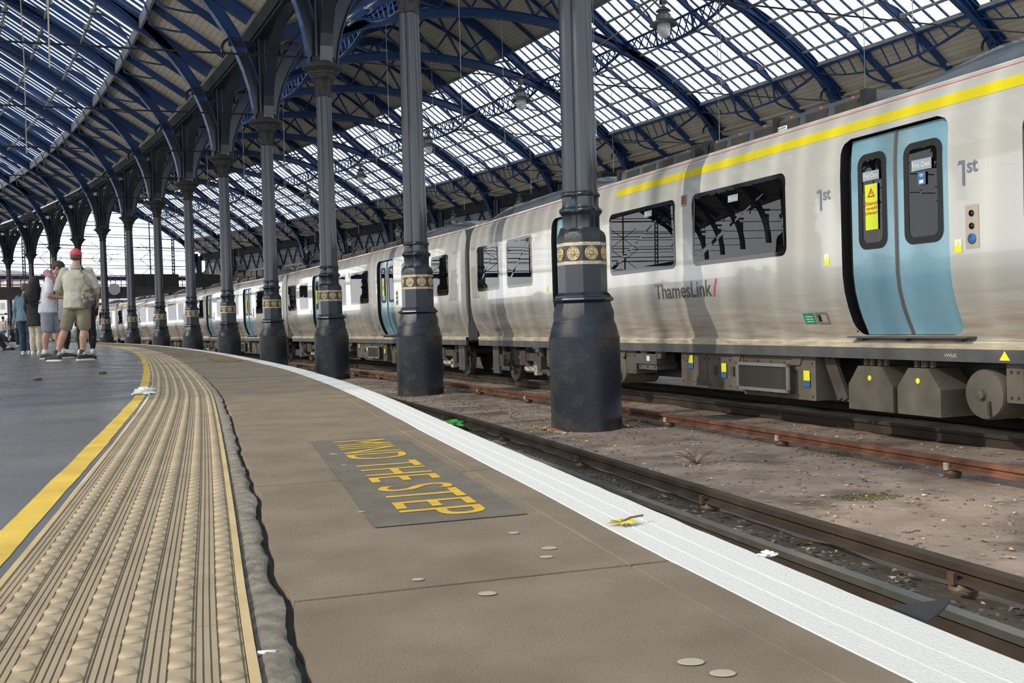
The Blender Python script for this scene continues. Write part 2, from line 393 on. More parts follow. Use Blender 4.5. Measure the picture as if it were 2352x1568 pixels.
strip(bm, [q for q, _ in tl], lambda s: [uTL(s)+f for f, _ in prof], lambda i, s: prof[i][1]+zoff.get(s, 0))
o = mesh_obj('ribbed_sheet', bm, M['tactile']); o.parent = tac; o.location = -tac.location
bm = bmesh.new()          # blisters
s = -12.0+.0334; nrow = 0
while s < 22:
    near = s < -5; n = 14 if near else 8
    for r in range(6):
        c = P(s, uTL(s)+r*ROW+.0425, .0022)
        pr = ((.0135,-.002),(.0130,.0022),(.0108,.0045),(.0072,.0056),(.003,.0060)) if near else ((.013,-.002),(.0115,.0040),(.006,.0058))
        lathe(bm, pr, n, c)
    s += tj/6; nrow += 1
s = 22.0
while s < 45:
    for r in range(6):
        c = P(s, uTL(s)+r*ROW+.0425, .0022); bx(bm, c.x-.011, c.x+.011, c.y-.03, c.y+.03, -.001, .007)
    s += .13
o = mesh_obj('blister', bm, M['tactile'], smooth=True); o['kind'] = 'stuff'; o.parent = tac; o.location = -tac.location
for nm, a, b in (('edge_trim', -.014, 0.0), ('edge_trim', 6*ROW, 6*ROW+.015)):
    bm = bmesh.new()
    ss = []
    for q in frange(-12, 45, .3): ss += [(q+.001, .003), (q+.299, .003), (q+.2995, -.002)]
    zo = dict(ss)
    strip(bm, [q for q, _ in ss], lambda s: [uTL(s)+a, uTL(s)+a+.0015, uTL(s)+b-.0015, uTL(s)+b], lambda i, s: (zo[s] if i in (1, 2) else -.004))
    o = mesh_obj(nm, bm, M['tactile_edge']); o.parent = tac; o.location = -tac.location

# MIND THE STEP ------------------------------------------------------------------
def text_mesh(txt, mname, offset=0.0, res=4):
    cu_ = D.curves.new('t', 'FONT'); cu_.body = txt; cu_.size = 1.0; cu_.resolution_u = res; cu_.offset = offset; cu_.align_x = 'LEFT'; cu_.fill_mode = 'FRONT'
    to = D.objects.new('t', cu_); COL.objects.link(to)
    me = D.meshes.new_from_object(to); D.objects.remove(to); D.curves.remove(cu_)
    xs = [v.co.x for v in me.vertices]; ys = [v.co.y for v in me.vertices]
    return me, min(xs), max(xs), min(ys), max(ys)
def text_obj(name, txt, material, f, parent=None, offset=0.0, sub=0.0, vsub=0):
    """f maps normalised (a,b) in [0,1]^2 of the word box to a point"""
    me, x0, x1, y0, y1 = text_mesh(txt, name, offset)
    if sub:
        b = bmesh.new(); b.from_mesh(me); bmesh.ops.triangulate(b, faces=b.faces[:])
        for v in (x0+(x1-x0)*i/sub for i in range(1, int(sub))):
            bmesh.ops.bisect_plane(b, geom=b.verts[:]+b.edges[:]+b.faces[:], plane_co=(v,0,0), plane_no=(1,0,0))
        b.to_mesh(me); b.free()
    if vsub:
        b = bmesh.new(); b.from_mesh(me); bmesh.ops.triangulate(b, faces=b.faces[:])
        for v in (y0+(y1-y0)*i/vsub for i in range(1, int(vsub))):
            bmesh.ops.bisect_plane(b, geom=b.verts[:]+b.edges[:]+b.faces[:], plane_co=(0,v,0), plane_no=(0,1,0))
        b.to_mesh(me); b.free()
    for v in me.vertices: v.co = f((v.co.x-x0)/(x1-x0), (v.co.y-y0)/(y1-y0))
    b = bmesh.new(); b.from_mesh(me); b.normal_update()
    bmesh.ops.reverse_faces(b, faces=[q for q in b.faces if q.normal.z < -.5]); b.to_mesh(me); b.free()
    me.name = name; me.materials.append(material)
    o = D.objects.new(name, me); COL.objects.link(o)
    if parent: o.parent = parent
    return o
def lettering(name, sA, sB, label):
    sm_ = (sA+sB)/2; em = empty(name, P(sm_, uE(sm_)-.42, 0)); inv = Matrix.Translation(-em.location)
    tag(em, label, 'painted sign', 'mind the step warnings')
    bm = bmesh.new()
    n = 12
    prev = None
    for i in range(n+1):
        s = sA+.06-(sA-sB+.12)*i/n; a = bm.verts.new(inv@P(s, uE(s)-.575, .0019)); b = bm.verts.new(inv@P(s, uE(s)-.255, .0019))
        if prev: bm.faces.new((prev[1], prev[0], a, b))
        prev = (a, b)
    mesh_obj('dark_patch', bm, M['slab_dark'], em)
    def f(a, b):
        s = sA-(sA-sB)*a; return inv@P(s, uE(s)-.505+.185*b, .0030)
    text_obj('lettering', 'MIND THE STEP', M['yellow_text'], f, em, offset=0.0, sub=14)
lettering('warning_lettering', s_of(18.232), s_of(17.925), 'yellow MIND THE STEP lettering on a dark patch of the near slabs')
lettering('warning_lettering', s_of(20.65), s_of(20.25), 'small distant yellow lettering on the slabs beyond the streaks of sunlight')

SHINY_ = [(-12,-2.29),(-8,-2.275),(-5.5,-2.22),(-3,-2.12),(0,-2.02),(5,-1.98)]
# track bed ------------------------------------------------------------------------
bm = bmesh.new()
def gz(i, s):
    u = GU[i]
    z = GZ+.03*noise.noise(Vector((s*.7, u*.9, 0)))+.015*noise.noise(Vector((s*3, u*3, 5)))
    if -3.9 < u < -1.9: z -= .05
    return z
GU = [-4.7+.18*i for i in range(62)]
strip(bm, frange(-14, 30, .22)+frange(30, 122, 2)[1:], lambda s: [max(g, uE(s)-.1) if k == 0 else g for k, g in enumerate(GU)], gz)
struct(mesh_obj('floor_trackbed', bm, M['dirt'], smooth='all')).name = 'floor'
bm = bmesh.new()
strip(bm, frange(-20, 122, 4), lambda s: [6.2, 14, 30, 60], lambda i, s: GZ-.02)
vs = [bm.verts.new(v) for v in ((-900,100,-1.2),(900,100,-1.2),(900,1500,-1.2),(-900,1500,-1.2))]; bm.faces.new(vs)
struct(mesh_obj('floor', bm, M['far_ground']))

bm = bmesh.new()          # darker strip of ground between the near running rail and conductor rail
strip(bm, frange(-14, 30, .2), lambda s: [uE(s)+.9, sm(SHINY_, s)-.05, sm(SHINY_, s)+.15, sm(SHINY_, s)+.35, sm(SHINY_, s)+.62+.05*noise.noise(Vector((s*2, 0, 0)))], lambda i, s: GZ+.012+.03*noise.noise(Vector((s*2.3, i, 0)))+.012*noise.noise(Vector((s*9, i*3, 2))))
struct(mesh_obj('floor', bm, mat('dark_ground_strip', (.055,.045,.036), .85, var=.4, vscale=6, bump=.02, bscale=22, col2=(.14,.12,.10), c2scale=18, c2lo=.6, c2hi=.7), smooth='all'))
# rails -----------------------------------------------------------------------------
def rail_mesh(name, u0, ztop, prof, mats, mis, a=-14, b=118, label=None, parent=None, cat='rail', curve=None):
    root = P(0, u0, ztop)
    bm = bmesh.new()
    rings = []
    for s in frange(a, 30, .5)+frange(30, b, 2)[1:]:
        rings.append([P(s, (curve(s) if curve else u0)+x, ztop+z)-root for x, z in prof])
    Rv = [[bm.verts.new(p) for p in r] for r in rings]
    n = len(prof)
    for r0, r1 in zip(Rv, Rv[1:]):
        for k in range(n):
            f = bm.faces.new((r0[k], r0[(k+1)%n], r1[(k+1)%n], r1[k])); f.material_index = mis[k]
    bm.faces.new(Rv[0][::-1]); bm.faces.new(Rv[-1])
    o = mesh_obj(name, bm, mats, smooth=True); o.location = root
    if label: tag(o, label, cat)
    return o
RP = [(-.036,0),(.036,0),(.036,-.035),(.010,-.05),(.010,-.135),(.07,-.15),(.07,-.16),(-.07,-.16),(-.07,-.15),(-.010,-.135),(-.010,-.05),(-.036,-.035)]
MI = [1]+[0]*11
SHINY = [(-12,-2.29),(-8,-2.275),(-5.5,-2.22),(-3,-2.12),(0,-2.02),(5,-1.98)]
NEARC = [(-12,-1.69),(-7,-1.71),(-4,-1.62),(0,-1.48),(5,-1.38)]
CP = [(-.040,0),(.040,0),(.040,-.036),(.016,-.046),(.016,-.070),(.062,-.084),(.062,-.094),(-.062,-.094),(-.062,-.084),(-.016,-.070),(-.016,-.046),(-.040,-.036)]
rail_mesh('running_rail', -2.38, -.90, RP, [M['rail_dark'], M['rail_steel']], [1]+[0]*10+[1], label='polished running rail nearest the white platform edge', curve=lambda s: sm(SHINY, s))
rail_mesh('running_rail', -3.86, -.90, RP, [M['rail_dark'], M['rail_steel']], MI, label='running rail hidden close under the platform face')
rail_mesh('running_rail', 2.56, -.90, RP, [M['rail_dark'], M['rail_dark']], MI, label='running rail under the near side of the train wheels')  # both rails here get dark tops: shade under the train put into the colour
rail_mesh('running_rail', 4.04, -.90, RP, [M['rail_dark'], M['rail_dark']], MI, label='running rail in the dark under the far side of the train')
def conductor(u0, z, mt, a, b, label, clip_s, first, curve=None):
    o = rail_mesh('conductor_rail', u0, z, CP, [mt], [0]*12, a, b, label, cat='electric rail', curve=curve)
    ip = None
    s = first
    while s < b and s < 45:
        p = P(s, curve(s) if curve else u0, z)-o.location
        bm = bmesh.new(); lathe(bm, [(.075,-.26),(.085,-.2),(.06,-.175),(.075,-.13),(.055,-.094)], 12)
        i = mesh_obj('insulator', bm, M['insul'], smooth=True) if ip is None else D.objects.new('insulator', ip.data)
        if ip is not None: COL.objects.link(i)
        i.parent = o; i.location = p
        q = None
        if ip is None or True:
            bm = bmesh.new(); bx(bm, -.012, .012, -.022, .022, -.02, .042)
            q = mesh_obj('clip', bm, M['clip'] if u0 > 0 else M['insul'], o) if ip is None else D.objects.new('clip', cl0.data)
            if ip is not None: COL.objects.link(q)
            if ip is None: cl0 = q
            q.parent = o; q.location = p+P(0,0,0)*0+(Vector((-math.cos(ang(s)), -math.sin(ang(s)), 0))*.070)+Vector((0,0,-.082)); q.rotation_euler = (0,0,ang(s))
        if ip is None: ip = i; ip.data.name = 'insulator'
        s += clip_s
    return o
conductor(.93, -.88, M['rail_rust'], -14, 110, 'rusty red conductor rail on insulators beside the train', 2.55, s_of(19.466)-2.55*6)
conductor(-1.7, -.88, M['rail_dark'], -14, 110, 'dark brown conductor rail between the near running rail and the dirt', 2.6, s_of(18.36)-2.6*4, curve=lambda s: sm(NEARC, s))

# =================================================================== columns
def lobed(r, k, n=48, sq=0.0):
    """closed ring of radius r; k = lobe depth of a quatrefoil"""
    out = []
    for i in range(n):
        a = 2*PI*i/n
        aa = (a+PI/4) % (PI/2)-PI/4              # angle from nearest lobe axis
        d = r*k; rr = r-d
        q = rr*rr-(d*math.sin(aa))**2
        rad = d*math.cos(aa)+math.sqrt(max(q, 0))
        out.append((rad*math.cos(a), rad*math.sin(a)))
    return out
def octo(r, n=48, rnd=0.0):
    out = []
    for i in range(n):
        a = 2*PI*i/n; aa = (a+PI/8) % (PI/4)-PI/8
        rad = r/math.cos(aa); rad = rad*(1-rnd)+r*1.03*rnd
        out.append((rad*math.cos(a), rad*math.sin(a)))
    return out
def ringz(pts, z): return [Vector((x, y, z)) for x, y in pts]
def build_column():
    root = empty('iron_column')
    bm = bmesh.new()                                       # plinth
    rr = [(0.47,GZ-.15),(0.47,GZ+.02),(.462,GZ+.10),(.462,.12),(.462,.165),(.452,.175),(.425,.30),(.398,.375),(.392,.385),(.392,.40)]
    rings = [ringz(octo(r, rnd=1), z) for r, z in rr]
    rings += [ringz(octo(.385, rnd=.5), .44), ringz(octo(.375), .50), ringz(octo(.335), .625)]
    loft(bm, rings); mesh_obj('plinth', bm, M['iron_base'], root, smooth=True)
    bm = bmesh.new()                                       # octagonal pedestal with mouldings
    oc = [(.335,.615),(.34,.63),(.372,.648),(.378,.665),(.372,.685),(.345,.70),(.345,.715),(.318,.745),(.303,.76),(.303,1.06),(.303,1.13)]
    loft(bm, [ringz(octo(r), z) for r, z in oc]); mesh_obj('pedestal', bm, M['iron_dark'], root, smooth=True)
    bm = bmesh.new()                                       # roundel band
    loft(bm, [ringz(octo(.303), 1.17), ringz(octo(.303), 1.375)]); mesh_obj('frieze', bm, M['iron_dark'], root)
    for z0, z1 in ((1.125,1.172),(1.372,1.42)):
        bm = bmesh.new(); loft(bm, [ringz(octo(.303), z0), ringz(octo(.309), z0+.004), ringz(octo(.309), z1-.004), ringz(octo(.303), z1)]); mesh_obj('cream_band', bm, M['cream'], root)
    bm = bmesh.new()
    loft(bm, [ringz(octo(.303), 1.418), ringz(octo(.303), 1.50), ringz(octo(.285, rnd=.3), 1.56), ringz(lobed(.27, .5), 1.60), ringz(lobed(.262, .5), 1.62)]); mesh_obj('shoulder', bm, M['iron_base'], root, smooth=True)
    # roundels
    bm = bmesh.new()
    lathe(bm, [(.094,0),(.094,.012),(.088,.018),(.078,.016),(.074,.010)], 24, axis='X', mi=0)
    lathe(bm, [(.074,.006),(.07,.012),(.035,.008)], 24, axis='X', mi=1)
    for k in range(8):
        a = 2*PI*k/8; bmesh.ops.create_icosphere(bm, subdivisions=1, radius=.014, matrix=Matrix.Translation((.014, math.cos(a)*.052, math.sin(a)*.052)))
    for f in bm.faces:
        if f.material_index == 0 and abs(f.calc_center_median().y)+abs(f.calc_center_median().z) < .09 and f.calc_center_median().length < .074: f.material_index = 1
    lathe(bm, [(.036,.004),(.034,.02),(.026,.024),(.022,.015)], 16, axis='X', mi=0)
    lathe(bm, [(.02,.012),(.016,.026),(.006,.032)], 12, axis='X', mi=1)
    me0 = None
    for k in range(8):
        a = 2*PI*k/8
        if me0 is None: o = mesh_obj('roundel', bm, [M['gold'], M['cream']], root, smooth=True); me0 = o.data
        else: o = D.objects.new('roundel', me0); COL.objects.link(o); o.parent = root
        o.location = (.302*math.cos(a), .302*math.sin(a), 1.272); o.rotation_euler = (0,0,a)
    # clustered shaft
    bm = bmesh.new()
    sh = [(.262,1.61),(.262,1.78),(.275,1.80),(.30,1.83),(.303,1.86),(.292,1.875),(.262,1.895),(.255,1.93),(.258,2.03),(.275,2.045),(.28,2.07),(.272,2.085),(.25,2.10),(.246,2.2),(.240,3.2),(.230,4.4),(.218,5.6),(.207,6.78)]
    loft(bm, [ringz(lobed(r, .5), z) for r, z in sh]); mesh_obj('shaft', bm, M['iron_dark'], root, smooth=True)
    # capital: astragal, fluted bell, stepped cornice
    bm = bmesh.new()
    ca = [(.207,6.77,.5),(.235,6.79,.5),(.243,6.815,.5),(.235,6.84,.5),(.212,6.855,.5),(.215,6.95,.48),(.228,7.08,.45),(.26,7.19,.42),(.31,7.26,.38),(.34,7.275,.36),(.345,7.31,.36),(.37,7.33,.34),(.38,7.37,.34),(.42,7.39,.32),(.425,7.44,.32),(.47,7.46,.3),(.50,7.50,.3),(.56,7.53,.28),(.575,7.57,.28),(.56,7.60,.28),(.45,7.63,.28),(.42,7.70,.28),(.36,7.74,.3),(.34,7.86,.3)]
    loft(bm, [ringz(lobed(r, k, 64), z) for r, z, k in ca])
    for j in range(4):                                     # flutes on the bell
        for q in (-.06,-.03,0,.03,.06):
            a = j*PI/2
            pts = []
            for r, z, k in ca[5:9]:
                v = Vector((r-.0, q, z)); pts.append(Matrix.Rotation(a, 3, 'Z')@v)
            tube(bm, pts, .009, 6)
    mesh_obj('capital', bm, M['dirt_iron'], root, smooth=True)
    # pier above the capital up to the gutter, with vertical mouldings
    bm = bmesh.new()
    bx(bm, -.17, .17, -.24, .24, 7.80, 10.75)
    for y in (-.24, .24):
        bx(bm, -.24, .24, y-.03, y+.03, 7.82, 10.75)
        for x_ in (-.2, 0, .2): tube(bm, [(x_, y*1.16, 7.82), (x_, y*1.16, 10.7)], .022, 8)
    mesh_obj('pier', bm, M['iron_dark'], root, smooth=True)
    return root
def ell(u, a, b, z0, u0=.4):
    x = (a-(u-u0))/a; return z0+b*math.sqrt(max(0, 1-x*x))
def arch_pts(a, b, z0, u0, n=40, full=True):
    pts = []
    for i in range(n+1):
        t = PI*i/n if full else PI/2*i/n
        x = u0+a-a*math.cos(t); z = z0+b*math.sin(t)
        nx, nz = -math.cos(t)/a, math.sin(t)/b; l = math.hypot(nx, nz)
        pts.append((Vector((x, 0, z)), Vector((nx/l, 0, nz/l))))
    return pts
ZS = 7.42          # springing level
RROOF = [(0,18.3),(1.5,17.9),(3,17.1),(4.9,15.8),(6.75,14.4),(9.5,12.65),(11.4,11.6),(13.6,10.6)]
LROOF = [(0,20.7),(2.5,20.0),(5,18.8),(9.5,16.2),(14.3,13.15),(17.8,11.0)]
RFAR = [(0,18.3),(1.5,17.9),(3,17.1),(4.9,15.8),(6.75,14.4),(9.5,12.65),(11.4,11.45),(13.0,10.2),(14.5,9.2)]
def zr(u): return lerp_tab(RFAR if u > 13.3 else RROOF, abs(u-13.3))
def zl(u): return lerp_tab(LROOF, abs(u+17.4))
MIR = Matrix.Scale(-1, 4, Vector((1,0,0)))
def build_truss(side):
    """side +1: over the train (right); -1: over the platform (left). local x = radial"""
    root = empty('roof_truss')
    a, b, u0 = (12.9, 7.3, .4) if side > 0 else (17.0, 9.8, .4)
    zf = (lambda x: zr(x)) if side > 0 else (lambda x: zl(-x))
    span = 2*a+u0
    ap = arch_pts(a, b, ZS, u0, 48)
    def mk(name, bm, m=M['iron'], smooth=False, par=root):
        if side < 0:
            bmesh.ops.transform(bm, matrix=MIR, verts=bm.verts); bmesh.ops.reverse_faces(bm, faces=bm.faces)
        return mesh_obj(name, bm, m, par, smooth)
    # arch rib: wide riveted bottom flange, web
    bm = bmesh.new()
    sweep_band(bm, [p for p, n in ap], .36, .03, [n for p, n in ap])
    sweep_band(bm, [p+n*.03 for p, n in ap], .05, .36, [n for p, n in ap])
    sweep_band(bm, [p+n*.38 for p, n in ap], .30, .03, [n for p, n in ap])
    for (p, n), (p2, n2) in zip(ap, ap[1:]):               # rivets along the flange edges
        for y in (-.15, .15):
            for f in (.25, .75):
                q = p.lerp(p2, f)-n*.006+Vector((0, y, 0)); bx(bm, q.x-.012, q.x+.012, q.y-.012, q.y+.012, q.z-.012, q.z+.012)
    mk('arch_rib', bm)
    # rafter under the roof skin
    xs = [0.3+i*(span-.6)/40 for i in range(41)] if side > 0 else [0.3+i*(2*17.4-.6)/52 for i in range(53)]
    bm = bmesh.new()
    rp = [Vector((x, 0, zf(x)-.10)) for x in xs]
    def nrm(i):
        d = (rp[min(i+1, len(rp)-1)]-rp[max(i-1, 0)]).normalized(); return Vector((d.z, 0, -d.x))
    nn = [nrm(i) for i in range(len(rp))]
    sweep_band(bm, rp, .30, .03, nn); sweep_band(bm, [p+n*.03 for p, n in zip(rp, nn)], .05, .40, nn); sweep_band(bm, [p+n*.43 for p, n in zip(rp, nn)], .24, .03, nn)
    mk('rafter', bm)
    # X lattice between arch and rafter near the crown
    mid = u0+a
    half = 6.6 if side > 0 else 7.5
    nodes = 8 if side > 0 else 9
    def zarch(x): return ell(x, a, b, ZS, u0)+.38
    bm_parts = []
    st = 2*half/nodes
    for i in range(nodes):
        x0 = mid-half+i*st; x1 = x0+st
        za0, za1, zb0, zb1 = zarch(x0), zarch(x1), zf(x0)-.5, zf(x1)-.5
        if zb0-za0 < .15 and zb1-za1 < .15: continue
        bm = bmesh.new()
        bar(bm, (x0, .04, za0), (x1, .04, zb1), .09, .13, up=Vector((0,1,0))); bar(bm, (x0, -.04, zb0), (x1, -.04, za1), .09, .13, up=Vector((0,1,0)))
        mk('cross_brace', bm)
    # haunch struts both ends
    for sgn in (0, 1):
        for off in (1.9, 3.3):
            x = u0+off if sgn == 0 else u0+2*a-off
            z0 = zarch(x)-.1; z1 = zf(x)-.4
            if z1-z0 < .2: continue
            bm = bmesh.new(); bx(bm, x-.07, x+.07, -.10, .10, z0, z1)
            mk('strut', bm, M['iron_dark'])
        # horizontal tie from arch to pier
        bm = bmesh.new()
        z = 10.15
        xa = u0+a-a*math.sqrt(1-((z-ZS)/b)**2)
        if sgn == 0: bx(bm, .2, xa+.1, -.09, .09, z, z+.18)
        else: bx(bm, u0+2*a-xa+u0-.1, u0+2*a+.3, -.09, .09, z, z+.18)
        mk('tie_beam', bm, M['iron_dark'])
        # spandrel plate filling the springing
        pts = []
        for t in range(0, 15):
            z = ZS+.03+(9.55-ZS)*t/14; x = u0+a-a*math.sqrt(1-((z-ZS)/b)**2)
            pts.append((x+.0, z+.05))
        pts += [(pts[-1][0]+.1, 9.9), (.16, 9.9)]; pts += [(.16, ZS+.1)]
        if sgn: pts = [(2*(u0+a)-x, z) for x, z in pts][::-1]
        bm = bmesh.new(); plate(bm, pts, .10)
        mk('spandrel', bm, M['iron_dark'])
        # round pipe ring in the open corner above the spandrel
        bm = bmesh.new(); cx = 1.0 if sgn == 0 else span-1.0
        tube(bm, [(cx+.42*math.cos(t*PI/12), 0, 10.0+.42*math.sin(t*PI/12)) for t in range(-1, 14)], .05, 8)
        mk('ring_bracket', bm, M['iron_dark'], smooth=True)
    return root
def build_arcade():
    """longitudinal arch between two columns along the row (local frame in the middle of the bay)"""
    root = empty('row_arch')
    hb = BAY/2
    def mk(name, bm, m=M['iron_dark'], smooth=False): return mesh_obj(name, bm, m, root, smooth)  # darker than the blue trusses: shade under the roof put into the colour
    a = hb-.34; b = 3.0
    for sg in (-1, 1):
        pts = []
        for i in range(15):
            t = PI/2*i/14; y = a*math.cos(t); z = ZS+b*math.sin(t)
            pts.append((sg*y, z))
        poly = pts[:12]+[(sg*pts[11][0]*sg, 10.45), (sg*(hb-.2), 10.45), (sg*(hb-.2), ZS)]
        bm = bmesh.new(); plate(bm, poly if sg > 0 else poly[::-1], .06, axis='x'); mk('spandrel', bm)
        bm = bmesh.new()
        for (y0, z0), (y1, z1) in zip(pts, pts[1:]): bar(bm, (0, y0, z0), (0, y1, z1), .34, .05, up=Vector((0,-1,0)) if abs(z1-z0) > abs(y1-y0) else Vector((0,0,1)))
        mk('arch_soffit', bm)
    bm = bmesh.new()                                       # box gutter on top
    n = 6
    rings = []
    for i in range(n+1):
        ds = -hb+BAY*i/n
        rings.append([L(ds, x, z) for x, z in ((-.42,10.95),(-.34,10.55),(.34,10.55),(.42,10.95))])
    loft(bm, rings); mk('gutter', bm, M['gutter_iron'])
    bm = bmesh.new()
    rings = [[L(-hb+BAY*i/n, -.30, z) for z in (10.42, 10.5)]+[L(-hb+BAY*i/n, .30, z) for z in (10.5, 10.42)] for i in range(n+1)]
    loft(bm, rings); mk('gutter_beam', bm, M['gutter_iron'])
    return root
def roof_sheet(bm, us, zf, ds0, ds1, nds=4, off=0.0, uvs=True):
    lay = bm.loops.layers.uv.verify()
    G = [[(bm.verts.new(L(ds0+(ds1-ds0)*j/nds, u, zf(u)+off)), ds0+(ds1-ds0)*j/nds, u) for j in range(nds+1)] for u in us]
    for r0, r1 in zip(G, G[1:]):
        for j in range(nds):
            q = (r0[j], r0[j+1], r1[j+1], r1[j]); f = bm.faces.new([v[0] for v in q])
            for lp, v in zip(f.loops, q): lp[lay].uv = (v[1], v[2])
def board_material():
    m = M['board']; n = m.node_tree.nodes; l = m.node_tree.links; b = n['Principled BSDF']
    uv = n.new('ShaderNodeUVMap'); s = n.new('ShaderNodeSeparateXYZ'); l.new(uv.outputs[0], s.inputs[0])
    mu = n.new('ShaderNodeMath'); mu.operation = 'MULTIPLY'; mu.inputs[1].default_value = 1/.19; l.new(s.outputs[1], mu.inputs[0])
    fr = n.new('ShaderNodeMath'); fr.operation = 'FRACT'; l.new(mu.outputs[0], fr.inputs[0])
    lt = n.new('ShaderNodeMath'); lt.operation = 'LESS_THAN'; lt.inputs[1].default_value = .09; l.new(fr.outputs[0], lt.inputs[0])
    old = b.inputs['Base Color'].links[0].from_socket
    mx = n.new('ShaderNodeMix'); mx.data_type = 'RGBA'; l.new(lt.outputs[0], mx.inputs[0]); l.new(old, mx.inputs[6]); mx.inputs[7].default_value = (.26,.23,.18,1); l.new(mx.outputs[2], b.inputs['Base Color'])
board_material()
def urange(a, b, st=.6): return frange(a, b, st)
def build_bay(side, detail=True):
    """one bay of roof: glass bands, bars, purlins, boards, lattice girders"""
    hb = BAY/2
    if side > 0:
        zf = zr; root = empty('glazed_roof_bay'); bands = [(18.2, 24.6), (2.0, 8.4)]; boards = [(8.4, 18.2), (24.6, 27.6), (-.0, 2.0)]
        purl = [18.95, 20.97, 21.9, 22.85, 23.75]; lat = [20.05]; low = 24.6
    else:
        zf = zl; root = empty('glazed_roof_bay'); bands = [(-12.6, -3.1), (-31.7, -22.2)]; boards = [(-22.2, -12.6), (-3.1, 0.0), (-35.2, -31.7)]
        purl = [-4.6, -6.1, -7.6, -10.6, -12.0, -24.2, -27.2, -28.7, -30.2]; lat = [-9.1]; low = -3.1
    for a, b in boards:
        bm = bmesh.new(); roof_sheet(bm, urange(a, b, 1.0), zf, -hb, hb); mesh_obj('ceiling_boards', bm, M['board'], root)
    for a, b in bands:
        bm = bmesh.new(); roof_sheet(bm, urange(a, b, 1.0), zf, -hb, hb, off=.05)
        mesh_obj('glass', bm, M['glass'], root)
    nb = 13
    for a, b in bands:
        bm = bmesh.new()                                       # glazing bars
        us = urange(a, b, 1.2)
        for i in range(nb+1):
            ds = -hb+BAY*i/nb
            for u0, u1 in zip(us, us[1:]): bar(bm, L(ds, u0, zf(u0)), L(ds, u1, zf(u1)), .062 if side > 0 else .12, .07)
        mesh_obj('glazing_bars', bm, M['iron'], root)
    def longi(bm, u, dz, w, h, n=4):
        for j in range(n): bar(bm, L(-hb+BAY*j/n, u, zf(u)+dz), L(-hb+BAY*(j+1)/n, u, zf(u)+dz), w, h)
    allp = purl+([26.6-p for p in purl] if side > 0 else [])
    for u in allp+[b for q in bands for b in q]:
        bm = bmesh.new()
        edge = u in [b for q in bands for b in q]
        if edge and side < 0 and u in (-3.1, -31.7): longi(bm, u, -.28, .10, .46)
        elif edge: longi(bm, u, -.08, .12, .16)
        else:
            for j in range(4): tube(bm, [L(-hb+BAY*j/4, u, zf(u)-.16), L(-hb+BAY*(j+1)/4, u, zf(u)-.16)], .065, 8)
            for d in (-hb/3, hb/3):
                q = L(d, u, zf(u)-.12); bx(bm, q.x-.14, q.x+.14, q.y-.10, q.y+.10, q.z-.12, q.z+.06)
        mesh_obj('purlin', bm, M['purlin'], root, smooth=not edge)
    # intermediate rafters with curved braces
    for d in (-hb/3, hb/3):
        bm = bmesh.new()
        lo, hi = (2.0, 24.6) if side > 0 else (-31.7, -3.1)
        us = urange(lo+.2, hi-.2, 1.0)
        for u0, u1 in zip(us, us[1:]): bar(bm, L(d, u0, zf(u0)-.22), L(d, u1, zf(u1)-.22), .08, .20)
        lo2, hi2 = ((24.6, 26.9) if side > 0 else (-3.1, -.3))
        us = urange(lo2, hi2, .8)
        for u0, u1 in zip(us, us[1:]): bar(bm, L(d, u0, zf(u0)-.25), L(d, u1, zf(u1)-.25), .09, .28)
        mesh_obj('intermediate_rafter', bm, M['iron'], root)
        for ul in lat+[low]+([26.6-20.05, 2.0] if side > 0 else [-25.7, -31.7]):
            cen_ = 13.3 if side > 0 else -17.4
            up = -1 if ul > cen_ else 1          # towards the crown
            zb = zf(ul)-.95
            for dirn, rad in ((up, 1.7), (-up, 1.5)):
                pts = []; bm = bmesh.new()
                for t in range(9):
                    f = t/8
                    uu = ul+dirn*rad*(1-math.cos(f*PI/2)) ; 
                    ztop = zf(ul+dirn*rad)-.28
                    zz = zb+(ztop-zb)*math.sin(f*PI/2) if dirn == up else zb+(ztop-zb)*math.sin(f*PI/2)
                    pts.append((uu, zz))
                if dirn == -up and ul == low: 
                    pass
                for (ua, za), (ub, zb_) in zip(pts, pts[1:]): bar(bm, L(d, ua, za), L(d, ub, zb_), .05, .10, up=Vector((0,1,0)))
                mesh_obj('curved_brace', bm, M['iron'], root)
    # bow-bottomed lattice girders
    for u in lat+([low] if side > 0 else [])+([26.6-20.05, 2.0] if side > 0 else [-25.7]):
        bm = bmesh.new(); n = 14
        zt = zf(u)-.22
        def zbot(f): return zt-.22-.68*(1-abs(2*f-1)**2.2)
        m_ = 10
        for j in range(m_):
            f0, f1 = j/m_, (j+1)/m_
            bar(bm, L(-hb+BAY*f0, u, zbot(f0)), L(-hb+BAY*f1, u, zbot(f1)), .16, .05)
            bar(bm, L(-hb+BAY*f0, u, zt), L(-hb+BAY*f1, u, zt), .14, .06)
        for j in range(n):
            f0, f1 = (j+.1)/n, (j+.9)/n
            bar(bm, L(-hb+BAY*f0, u, zbot(f0)), L(-hb+BAY*f1, u, zt), .035, .05)
            if u in lat: bar(bm, L(-hb+BAY*f0, u, zt), L(-hb+BAY*f1, u, zbot(f1)), .035, .05)
        mesh_obj('lattice_girder', bm, M['iron'], root)
    return root
